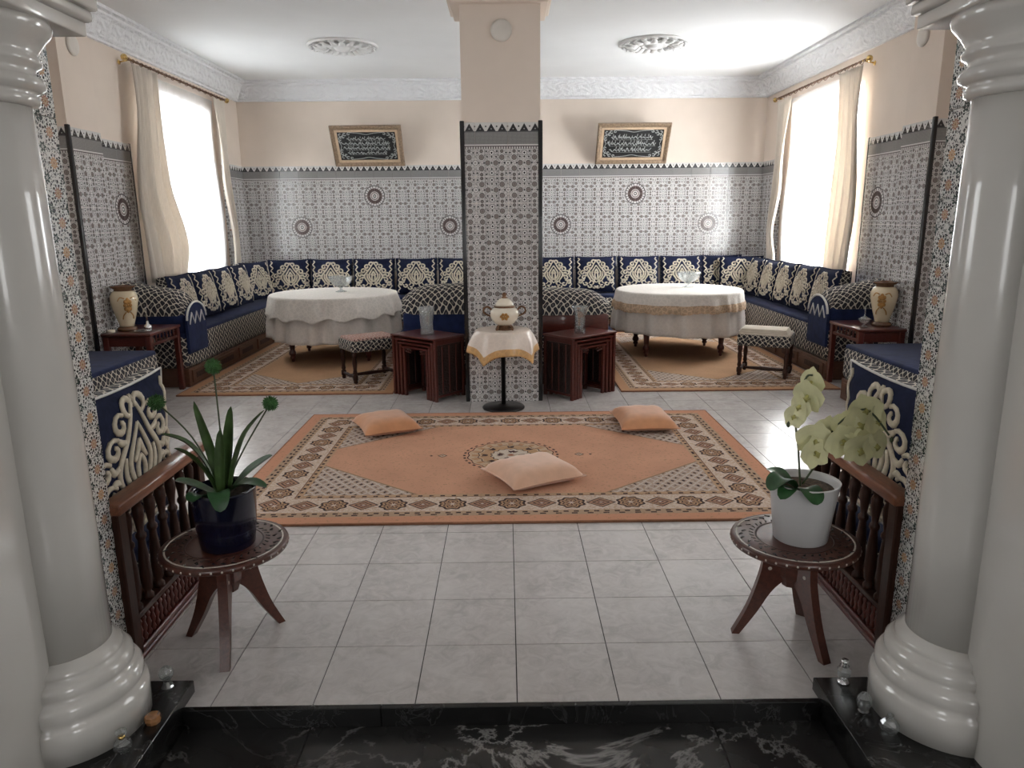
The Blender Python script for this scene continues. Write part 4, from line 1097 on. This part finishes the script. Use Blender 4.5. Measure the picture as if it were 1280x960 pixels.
def pot_orchid():
    t = empty('potted_orchid', (1.002, 2.325, STZ)); tag(t, 'white glazed pot of pale green orchid flowers on inlaid stand', 'plant')
    MB().lathe([(0, 0), (.084, 0), (.088, .003), (.106, .15), (.114, .203), (.116, .209), (.112, .210), (.108, .20), (.105, .186), (0, .186)], 44).build('pot', M['pot_white'], t)
    MB().lathe([(0, .190), (.06, .192), (.107, .184)], 24).build('gravel', M['gravel'], t)
    def W(x, z, dy=0): return (x-1.002, dy, z-STZ)
    for p, wd in (([W(.955, .572, -.02), W(.915, .61, -.04), W(.885, .60, -.05), W(.865, .575, -.06)], .042), ([W(.97, .572, -.05), W(.975, .592, -.09), W(.985, .575, -.125), W(.99, .555, -.14)], .038), ([W(.95, .572, -.03), W(.915, .585, -.08), W(.885, .56, -.10)], .03), ([W(.96, .572, .02), W(.93, .60, .05), W(.90, .60, .08)], .03)):
        leaf_mb(p, wd, .2).build('broad_leaf', M['leaf'], t)
    MB().tube(cat_rom([W(.985, .57, -.01), W(.972, .70, 0), W(.965, .80, .02), W(.985, .93, .02), W(1.0, .95, .0)], 5), .0035, 6).build('flower_stem', M['stem'], t)
    MB().tube(cat_rom([W(1.0, .57, .01), W(1.045, .66, .0), W(1.09, .78, -.01), W(1.17, .84, -.03), W(1.24, .76, -.06)], 5), .0035, 6).build('flower_stem', M['stem'], t)
    fm = flower_mesh()
    rnd = random.Random(11)
    FL = [(1.003, .925, .0, -70, 1.0), (.985, .885, -.02, -60, 1.1), (.972, .845, .0, -75, .95), (.962, .805, .02, -60, .8),
          (1.010, .742, -.03, -8, 1.15), (1.005, .700, -.05, 20, 1.05), (1.055, .752, -.01, 15, 1.15), (1.098, .738, -.04, 5, 1.15), (1.148, .715, -.06, 12, 1.15), (1.20, .725, -.05, 25, 1.05), (1.150, .790, -.03, 10, 1.15), (1.175, .838, -.02, -20, 1.0), (1.205, .80, -.03, 30, 1.0), (1.115, .785, -.02, -25, .9)]
    for (x, z, dy, rz, sc) in FL:
        link('flower', fm, t, W(x, z, dy), (rnd.uniform(-.25, .2), rnd.uniform(-.4, .4), math.radians(rz)), (sc*1.32,)*3)
    for (x, z, dy) in ((.945, .775, .03), (1.25, .745, -.06)):
        MB().lathe([(0, -.012), (.006, -.006), (.007, .002), (0, .012)], 8).build('bud', M['stem'], t, W(x, z, dy))
pot_orchid()
# ---- crystal trinkets on the plinths
def trinket(name, parts, loc, label, rz=0):
    t = empty(name, loc, (0, 0, rz)); tag(t, label, 'glass ornament', 'crystal trinkets on the plinths')
    for (nm, mb, m) in parts: mb.build(nm, M[m], t)
trinket('crystal_ball', [('stem', MB().lathe([(0, 0), (.020, 0), (.016, .006), (.010, .018), (.013, .026), (0, .027)], 10, smooth=False), 'crystal'), ('ball', MB().lathe([(.0225*math.sin(PI*i/12), .046-.0225*math.cos(PI*i/12)) for i in range(13)], 20), 'crystal')], (-1.075, 2.03, .04), 'clear crystal ball on a short stem on the black plinth')
trinket('amber_crown', [('bowl', MB().lathe([(0, 0), (.020, .0), (.024, .012), (.021, .022), (.008, .024), (0, .024)], 9, smooth=False), 'amber'), ('prong', MB().tube([(-.012, 0, .02), (-.016, 0, .042)], [.005, .001], 5, smooth=False), 'crystal'), ('prong', MB().tube([(.013, .003, .02), (.019, .004, .034)], [.004, .001], 5, smooth=False), 'crystal')], (-1.041, 1.862, .04), 'small amber faceted crown ornament on the black plinth')
def cutbottle(w_, h_):
    return MB().lathe([(0, 0), (w_*.7, 0), (w_, h_*.3), (w_*.95, h_*.62), (w_*.55, h_*.86), (w_*.2, h_)], 8, smooth=False)
trinket('crystal_bottle', [('body', cutbottle(.024, .042), 'crystal'), ('neck', MB().lathe([(.009, .04), (.009, .048), (0, .048)], 10), 'brass'), ('stopper', MB().lathe([(0, .047), (.016, .055), (.016, .062), (0, .07)], 8, smooth=False), 'crystal')], (-1.068, 1.745, .04), 'cut crystal bottle with gold neck and flat stopper')
trinket('perfume_flask', [('foot', MB().lathe([(0, 0), (.020, 0), (.018, .006), (.010, .014), (0, .015)], 12), 'silver'), ('body', MB().lathe([(.008, .013), (.020, .028), (.022, .046), (.012, .058)], 8, smooth=False), 'crystal'), ('cap', MB().lathe([(.012, .057), (.015, .060), (.009, .066), (.013, .073), (.010, .080), (0, .081)], 12), 'silver')], (1.035, 2.0, .04), 'tall crystal flask with silver cap and foot')
trinket('crystal_egg', [('egg', MB().lathe([(.022*math.sin(PI*i/6), .030-.030*math.cos(PI*i/6)) for i in range(7)], 8, smooth=False), 'crystal'), ('foot', MB().lathe([(0, 0), (.016, 0), (.010, .005), (0, .006)], 8, smooth=False), 'crystal')], (1.035, 1.868, .04), 'faceted crystal egg leaning against the white column base', .4)
trinket('crystal_bottle', [('body', cutbottle(.026, .048), 'crystal'), ('stopper', MB().lathe([(0, .045), (.009, .049), (.009, .056), (0, .06)], 8, smooth=False), 'crystal')], (1.062, 1.775, .04), 'cut crystal bottle with tiny round stopper, without gold', .3)
# ---- consoles with vases
def console(s, label):
    x0, x1 = (-3.285, -2.88) if s < 0 else (2.87, 3.265)
    y0, y1, zt = 5.86, 6.42, .585 if s < 0 else .555
    t = empty('console_table', ((x0+x1)/2, (y0+y1)/2, 0)); tag(t, label, 'side table', 'corner console tables')
    hx, hy = (x1-x0)/2, (y1-y0)/2
    MB().box(-hx, hx, -hy, hy, zt-.026, zt, bev=.006).build('table_top', M['wood_red'], t)
    for ax in (-1, 1):
        MB().box(ax*(hx-.03)-.012, ax*(hx-.03)+.012, -hy+.04, hy-.04, zt-.115, zt-.09, bev=.003, seg=1).build('lower_rail', M['wood_red'], t)
        for ay in (-1, 1):
            MB().box(ax*(hx-.03)-.022, ax*(hx-.03)+.022, ay*(hy-.03)-.022, ay*(hy-.03)+.022, 0, zt-.025, bev=.004, seg=1).build('leg', M['wood_red'], t)
    sp = MB().lathe([(.006, 0), (.011, .02), (.006, .035), (.011, .05), (.006, .066)], 8).mesh('spindle', M['wood_red'])
    for ax in (-1, 1):
        for k in range(7): link('spindle', sp, t, (ax*(hx-.03), -hy+.09+(2*hy-.18)*k/6, zt-.091))
    MB().box(-hx+.03, hx-.03, -hy+.02, -hy+.04, zt-.11, zt-.03, bev=.003, seg=1).build('front_rail', M['wood_red'], t)
    return zt
zl = console(-1, 'mahogany console holding the cream vase and glass sprinkler'); zr = console(1, 'mahogany console holding the cream vase and small glass bowl')
def vase(loc, label, ang, sc=1):
    t = empty('floral_vase', loc); tag(t, label, 'vase', 'cream vases')
    MB().lathe([(0, 0), (.075, 0), (.08, .012), (.072, .026), (.058, .034), (0, .034)], 28).build('foot', M['brown_glaze'], t)
    MB().lathe([(.056, .032), (.060, .06), (.078, .12), (.098, .20), (.107, .25), (.104, .285), (.088, .315), (.072, .328)], 36).build('body', M['ceramic'], t)
    MB().lathe([(.072, .326), (.068, .338), (.078, .346), (.098, .362), (.100, .368), (.094, .370), (.070, .352), (.060, .335), (0, .33)], 36).build('rim', M['brown_glaze'], t)
    fb = MB()
    def onb(a, z):
        r = .104-(abs(z-.24)/.20)**2*.05
        return (r+.003)*math.cos(a), (r+.003)*math.sin(a), z
    for k in range(8):
        th = k*PI/4
        pts = [onb(ang+.28*q*math.cos(th), .215+.055*q*math.sin(th)) for q in (.25, .5, .75, 1.0, 1.15)]
        fb.tube(pts, [.005, .013, .017, .012, .004], 6, flat=.4, up=(math.cos(ang), math.sin(ang), 0))
    fb.tube([onb(ang-.05, .215), onb(ang+.05, .215)], .013, 8, flat=.6, up=(math.cos(ang), math.sin(ang), 0))
    for q in (-1, 1):
        fb.tube(cat_rom([onb(ang+q*.15, .16), onb(ang+q*.4, .13), onb(ang+q*.5, .10)], 3), .005, 5, flat=.5, up=(math.cos(ang), math.sin(ang), 0))
        fb.tube(cat_rom([onb(ang+q*.2, .27), onb(ang+q*.5, .28), onb(ang+q*.7, .25)], 3), .005, 5, flat=.5, up=(math.cos(ang), math.sin(ang), 0))
    fb.build('painted_flower', M['gilt'], t)
vase((-3.165, 6.07, zl), 'cream vase with gilt flower on the console beside the glass sprinkler', math.radians(-50))
vase((3.155, 6.07, zr), 'cream vase with gilt flower on the console beside the small glass bowl', math.radians(-125))
t = empty('rosewater_sprinkler', (-3.02, 6.12, zl)); tag(t, 'slim silvery rosewater sprinkler on the mahogany console', 'ornament')
MB().lathe([(0, 0), (.03, 0), (.034, .012), (.03, .03), (.012, .045), (.008, .07)], 16).build('body', M['silver'], t); MB().lathe([(.008, .068), (.005, .14), (.004, .175), (.007, .18), (0, .184)], 10).build('neck', M['silver'], t)
tag(MB().lathe([(0, 0), (.05, 0), (.075, .008), (.078, .011), (.05, .006), (0, .006)], 28).build('small_dish', M['glass'], None, (-2.99, 5.97, zl)), 'small clear glass dish on the console in front of the sprinkler', 'dish')
tag(MB().lathe([(0, 0), (.028, 0), (.032, .012), (.026, .024), (0, .026)], 18).build('white_trinket_box', M['ceramic_w'], None, (-3.235, 5.94, zl)), 'little white trinket box on the console below the cream vase', 'box')
t = empty('glass_candy_bowl', (2.985, 6.02, zr)); tag(t, 'small stemmed glass bowl with a tall lid knob on the console', 'bowl')
MB().lathe([(0, 0), (.028, 0), (.024, .005), (.008, .012), (.008, .026), (.03, .034), (.046, .062), (.048, .066), (.043, .064), (.026, .042), (0, .038)], 20).build('bowl', M['glass'], t)
MB().lathe([(.046, .064), (.03, .078), (.008, .086), (.005, .10), (.005, .16), (.009, .17), (0, .176)], 16).build('lid', M['glass'], t)
# ---- round tables and cloths
def turned(h, r, caster=True):
    p = [(0, 0), (r*.35, .0), (r*.45, .015), (r*.4, .03), (r*.7, .034), (r*.8, .05), (r*.6, .065), (r*.95, .075), (r*1.0, .10), (r*.62, .125), (r*.7, .14), (r*.9, .26*h/.7), (r*1.15, .5*h), (r*1.1, .62*h), (r*.7, .66*h), (r*1.2, .70*h), (r*1.2, h)]
    return p
def round_table(cx, cy, label, who):
    t = empty('round_table', (cx, cy, .011)); tag(t, label, 'table', 'round tables')
    MB().lathe([(0, .655), (.63, .655), (.645, .665), (.645, .68), (.635, .688), (0, .688)], 48).build('table_top', M['wood_red'], t)
    MB().lathe([(.52, .56), (.54, .56), (.54, .657), (.52, .657)], 40).build('apron', M['wood_red'], t)
    lm = MB().lathe(turned(.66, .038), 16).mesh('leg', M['wood_red'])
    for a in (40, 140, 220, 320): link('leg', lm, t, (.52*math.cos(math.radians(a)), .50*math.sin(math.radians(a)), 0))
def round_cloth(cx, cy, R, zt, drop, flare, nf, seed, name, m, label, amp=.036, scal=0, bandm=None, band_h=.07, under=None):
    rnd = random.Random(seed); ph = [rnd.uniform(0, 6.28) for _ in range(4)]
    def shape(a, dr):                   # dr: distance travelled below the rim, as 0..1 of drop
        f = .75*(1-2*abs(math.sin(nf*.5*a+ph[0]+.6*math.sin(3*a+ph[1]))))+.3*math.sin(nf*.5*a+ph[2])+.25*math.sin(nf*1.7*a+ph[3])
        r = R+.018+flare*dr+amp*f*min(1, dr*1.6)
        return max(r, under(a, zt-.006-drop*dr)+.012) if under else r
    def z_at(a, dr):
        d = drop*(1+(scal*math.sin(14*a) if scal else 0)*dr+.03*math.sin(2*a+ph[1])*dr)
        return zt-.006-d*dr
    def fn(u, v):
        a = 2*PI*u
        if v < .4:
            r = (R+.004)*v/.4; return (r*math.cos(a), r*math.sin(a), zt)
        q = (v-.4)/.6
        if q < .12:
            th = q/.12*PI/2; r = R+.004+.014*math.sin(th); return (r*math.cos(a), r*math.sin(a), zt-.006*(1-math.cos(th)))
        dr = (q-.12)/.88; r = shape(a, dr)
        return (r*math.cos(a), r*math.sin(a), z_at(a, dr))
    o = MB().grid(fn, 144, 30, closed_u=True).build(name, M[m], None, (cx, cy, 0), recalc=False)
    md = o.modifiers.new('thickness', 'SOLIDIFY'); md.thickness = .002; md.offset = 1
    tag(o, label, 'tablecloth', 'round table cloths')
    if bandm:
        def fb(u, v):
            a = 2*PI*u; dr = 1-(1-v)*band_h/drop
            r = shape(a, dr)+.004+.004*math.sin(v*PI)
            return (r*math.cos(a), r*math.sin(a), z_at(a, dr)-(.006+.008*abs(math.sin(30*a)) if v > .99 else 0))
        MB().grid(fb, 180, 4, closed_u=True).build('lace_border', M[bandm], o, recalc=False)
    def radius_at(a, z):                # the cloth's own radius at height z, for a cloth laid over it
        return max(shape(a, max(0, min(1, (zt-.006-z)/drop+e))) for e in (-.05, 0, .05))
    return radius_at
TZ = .011+.688+.0015
round_table(-1.862, 7.92, 'round wooden table on turned legs under the plain white lace cloth', 0)
round_table(1.885, 7.98, 'round wooden table on turned legs under the beige banded lace cloth', 1)
ucl = round_cloth(-1.862, 7.92, .648, TZ, .44, .035, 16, 1, 'tablecloth', 'cloth', 'long ivory undercloth hanging low below plain white lace')
round_cloth(-1.862, 7.92, .656, TZ+.003, .215, .045, 12, 2, 'lace_overcloth', 'lace', 'short plain white lace overcloth with uneven hem on round table', .030, .10, under=ucl)
ucr = round_cloth(1.885, 7.98, .648, TZ, .43, .035, 16, 3, 'tablecloth', 'cloth', 'long ivory undercloth hanging low below beige banded lace')
round_cloth(1.885, 7.98, .656, TZ+.003, .185, .03, 17, 4, 'lace_overcloth', 'lace', 'short lace overcloth with beige lace band on round table', .018, .03, 'lace_gold', .075, under=ucr)
def bowl(loc, label, heart=False):
    t = empty('glass_bowl', loc); tag(t, label, 'bowl', 'footed glass bowls')
    MB().lathe([(0, 0), (.062, 0), (.058, .006), (.016, .018), (.013, .035), (.02, .045), (.02, .05)], 24).build('foot', M['crystal'], t)
    md = (lambda a, z: 1+.04*math.cos(10*a)*(z > .08)) if not heart else (lambda a, z: 1+.07*math.cos(5*a)*(z > .08))
    MB().lathe([(.018, .048), (.05, .056), (.09, .085), (.118, .13), (.132, .165), (.128, .167), (.112, .132), (.085, .092), (.045, .064), (0, .06)], 40, mod=md).build('bowl', M['glass'], t)
bowl((-1.80, 8.0, TZ+.0045), 'footed glass bowl standing on the plain white lace cloth')
bowl((2.02, 8.12, TZ+.0045), 'scalloped glass bowl standing on the beige banded lace cloth', True)
# ---- stools
def stool(cx, cy, rz, label, top_m, hz=.41):
    t = empty('turned_stool', (cx, cy, .0105), (0, 0, math.radians(rz))); tag(t, label, 'stool', 'low stools with lattice sides')
    w_, d_ = .235, .175
    p = [(0, 0), (.012, 0), (.02, .012), (.018, .03), (.024, .036), (.024, .075), (.014, .085), (.021, .10), (.016, .13), (.022, .19), (.017, .23), (.023, .245), (.023, .30)]
    lm = MB().lathe(p, 14).mesh('leg', M['wood_dark'])
    for ax in (-1, 1):
        for ay in (-1, 1): link('leg', lm, t, (ax*(w_-.03), ay*(d_-.03), 0))
        MB().tube(cat_rom([(ax*(w_-.03), -d_+.03, .055), (ax*(w_-.03), -.07, .06), (ax*(w_-.03), 0, .055), (ax*(w_-.03), .07, .06), (ax*(w_-.03), d_-.03, .055)], 3), [.013]*4+[.017]*5+[.013]*4, 8).build('side_stretcher', M['wood_dark'], t)
    MB().tube([(-w_+.03, 0, .055), (-.1, 0, .055), (0, 0, .055), (.1, 0, .055), (w_-.03, 0, .055)], [.012, .015, .02, .015, .012], 8).build('cross_stretcher', M['wood_dark'], t)
    MB().box(-w_, w_, -d_, d_, .285, hz-.015, bev=.02).build('seat_side', M['lattice_s'], t)
    MB().box(-w_+.012, w_-.012, -d_+.012, d_-.012, hz-.04, hz, bev=.018).build('seat_top', M[top_m], t)
stool(-1.285, 6.72, 33, 'low stool with turned legs and pink damask seat', 'pinkseat')
stool(2.42, 6.70, -28, 'low stool with turned legs under the folded cream cloth', 'cream_cloth')
t = empty('folded_cloth', (2.40, 6.70, .0105+.409), (0, 0, math.radians(-26))); tag(t, 'folded cream cloth lying on the low stool', 'cloth')
for k in range(3): MB().box(-.215+.012*k, .215-.006*k, -.15+.008*k, .15-.01*k, .0115*k, .0115*k+.0125, bev=.005).build('fold', M['cream_cloth'], t)
# ---- nesting tables
def nest(fx, fy, ang, mirror, names, who):
    """front corner at fx,fy; long open side runs along local -x (left nest) ; 4 tables tucked together"""
    for k in range(4):
        t = empty('nesting_table', (fx, fy, 0), (0, 0, math.radians(ang)))
        tag(t, '%s mahogany table of the nest %s' % (names[k], who), 'side table', 'nests of mahogany tables')
        W, D = .54-.075*k, .36-.03*k; zt = .525-.032*k
        xo = mirror*.0375*k
        def B(x0, x1, y0, y1, z0, z1, nm, m='wood_red', bev=.003, par=t):
            a, b2 = sorted((mirror*x0+xo, mirror*x1+xo)); return MB().box(a, b2, y0, y1, z0, z1, bev=bev, seg=1).build(nm, M[m], par)
        y0 = .006*k
        B(0, W, y0, D, zt-.016, zt, 'table_top', bev=.005)
        for (x, y) in ((.02, y0+.022), (W-.02, y0+.022), (.02, D-.022), (W-.02, D-.022)): B(x-.013, x+.013, y-.013, y+.013, 0, zt-.015, 'leg')
        for x in (.02, W-.02):
            B(x-.005, x+.005, y0+.03, D-.03, zt-.06, zt-.015, 'side_apron')
            B(x-.008, x+.008, y0+.03, D-.03, .03, .05, 'side_stretcher')
            if k == 0:
                pn = B(x-.003, x+.003, y0+.036, D-.036, .05, zt-.058, 'carved_panel', 'carved')
                for i in range(3): B(x-.006, x+.006, y0+.09+i*.08, y0+.105+i*.08, .06, zt-.07, 'fret_bar', 'wood_red', par=pn)
        B(.03, W-.03, D-.027, D-.017, zt-.05, zt-.015, 'back_apron')
        if k == 3:
            pn = B(.03, W-.03, D-.03, D-.024, .04, zt-.05, 'carved_panel', 'carved')
        if k == 3:
            fr = MB()
            for e in (-1, 1):
                xc = .050 if e < 0 else W-.050
                for i in range(3):
                    pts = [(mirror*(xc-e*(i*.022+.016*math.cos(a*.7)))+xo, y0+.016, zt-.031-i*.004+.014*math.sin(a*.7)) for a in range(9)]
                    fr.tube(pts, .004, 4)
            q = fr.build('fret_scroll', M['wood_red'], t); q['kind'] = 'stuff'
NM = ['outermost', 'second largest', 'third largest', 'smallest']
nest(-.578, 5.77, -40.5, -1, NM, 'beneath the wavy tall tumbler')
nest(.530, 5.77, 40.5, 1, NM, 'beneath the flared cut glass vase')
wav = lambda a, z: 1+.05*math.sin(3*a+z*40)
tag(MB().lathe([(0, 0), (.052, 0), (.056, .01), (.052, .06), (.056, .12), (.062, .18), (.066, .232), (.061, .233), (.055, .17), (.048, .10), (.046, .02), (0, .018)], 32, mod=wav).build('tall_tumbler', M['glass'], None, (-.665, 6.05, .525)), 'wavy tall glass tumbler standing on the nest of tables', 'vase', None)
tag(MB().lathe([(0, 0), (.045, 0), (.047, .02), (.043, .07), (.047, .14), (.056, .19), (.070, .225), (.066, .226), (.050, .185), (.040, .13), (.036, .06), (0, .03)], 12, smooth=False).build('flared_vase', M['crystal'], None, (.61, 6.02, .525)), 'flared cut glass vase standing on the nest of tables', 'vase', None)
# ---- small pedestal table with satin cloth and lidded jar
t = empty('pedestal_table', (-.03, 5.60, 0)); tag(t, 'small pedestal table with black disc foot before the tiled pillar', 'table')
MB().lathe([(0, 0), (.165, 0), (.168, .008), (.160, .018), (.05, .026), (.03, .034), (0, .034)], 40).build('base', M['black_metal'], t)
MB().lathe([(.018, .03), (.018, .58), (.05, .60), (.05, .606), (0, .606)], 20).build('pedestal', M['black_metal'], t)
MB().lathe([(0, .605), (.195, .605), (.20, .612), (.20, .625), (0, .627)], 40).build('table_top', M['wood_dark'], t)
def square_cloth():
    R, half = .203, .405
    rr = math.radians(12)
    def fn(u, v):
        a = 2*PI*u
        e = half*(1+.6*(1/max(abs(math.cos(a-rr)), abs(math.sin(a-rr)))-1))
        s = v*e*(1 if True else 0)
        f = math.sin(8*(a-rr)+PI/2)
        if s <= R: return (s*math.cos(a), s*math.sin(a), .629)
        d = s-R; q = d/(e-R)
        th = min(d/.015, PI/2)
        r = R+.012*math.sin(th)+.62*max(0, d-.02)*(1-.45*q)*(.72+.28*math.cos(4*(a-rr)))+.014*f*q
        z = .629-.010*(1-math.cos(th))-max(0, d-.02)*.86
        return (r*math.cos(a), min(r*math.sin(a), .204), z)
    o = MB().grid(fn, 128, 26, closed_u=True, matf=lambda i, j: 1 if 22 <= j else 0).build('satin_cloth', [M['satin'], M['gold_band']], None, (-.03, 5.60, 0), recalc=False)
    md = o.modifiers.new('thickness', 'SOLIDIFY'); md.thickness = .002; md.offset = 1
    tag(o, 'square ivory satin cloth with gold band on the pedestal table', 'tablecloth')
square_cloth()
t = empty('lidded_jar', (-.015, 5.585, .6295)); tag(t, 'cream lidded jar with bronze handles and foot on the satin cloth', 'jar')
MB().lathe([(0, .0), (.07, 0), (.074, .006), (.05, .022), (.045, .034), (.06, .04), (0, .042)], 8, smooth=False).build('foot', M['bronze'], t)
MB().lathe([(.05, .036), (.075, .05), (.104, .085), (.112, .115), (.106, .145), (.085, .168), (.078, .172)], 36).build('body', M['ceramic_w'], t)
MB().lathe([(.076, .170), (.082, .172), (.082, .182), (.076, .184)], 30).build('collar', M['bronze'], t)
MB().lathe([(.076, .182), (.066, .205), (.048, .228), (.028, .240), (0, .244)], 30).build('lid', M['ceramic_w'], t)
MB().lathe([(.02, .240), (.026, .246), (.012, .254), (.020, .266), (.016, .278), (.006, .284), (0, .285)], 12).build('knob', M['bronze'], t)
for s in (-1, 1):
    MB().tube(cat_rom([(s*.098, 0, .15), (s*.125, 0, .175), (s*.155, 0, .165), (s*.160, 0, .135), (s*.135, 0, .115), (s*.108, 0, .105)], 4), .008, 7).build('handle', M['bronze'], t)
for a in range(4):
    th = PI/4+a*PI/2; MB().tube([(.05*math.cos(th), .05*math.sin(th), .028), (.078*math.cos(th), .078*math.sin(th), .012), (.09*math.cos(th), .09*math.sin(th), .0)], [.01, .009, .007], 6).build('scroll_foot', M['bronze'], t)
fb = MB()
for k in range(6):
    th = k*PI/3
    fb.tube([(.006*math.cos(th)+.02*q*math.cos(th)*1.6, -.112+.012*q*q, .112+.032*q*math.sin(th)) for q in (.2, .6, 1.0)], [.008, .013, .007], 6, flat=.4, up=(0, 1, 0))
fb.tube([(-.008, -.113, .112), (.008, -.113, .112)], .010, 8, flat=.5, up=(0, 1, 0))
fb.build('painted_flower', M['gilt'], t)
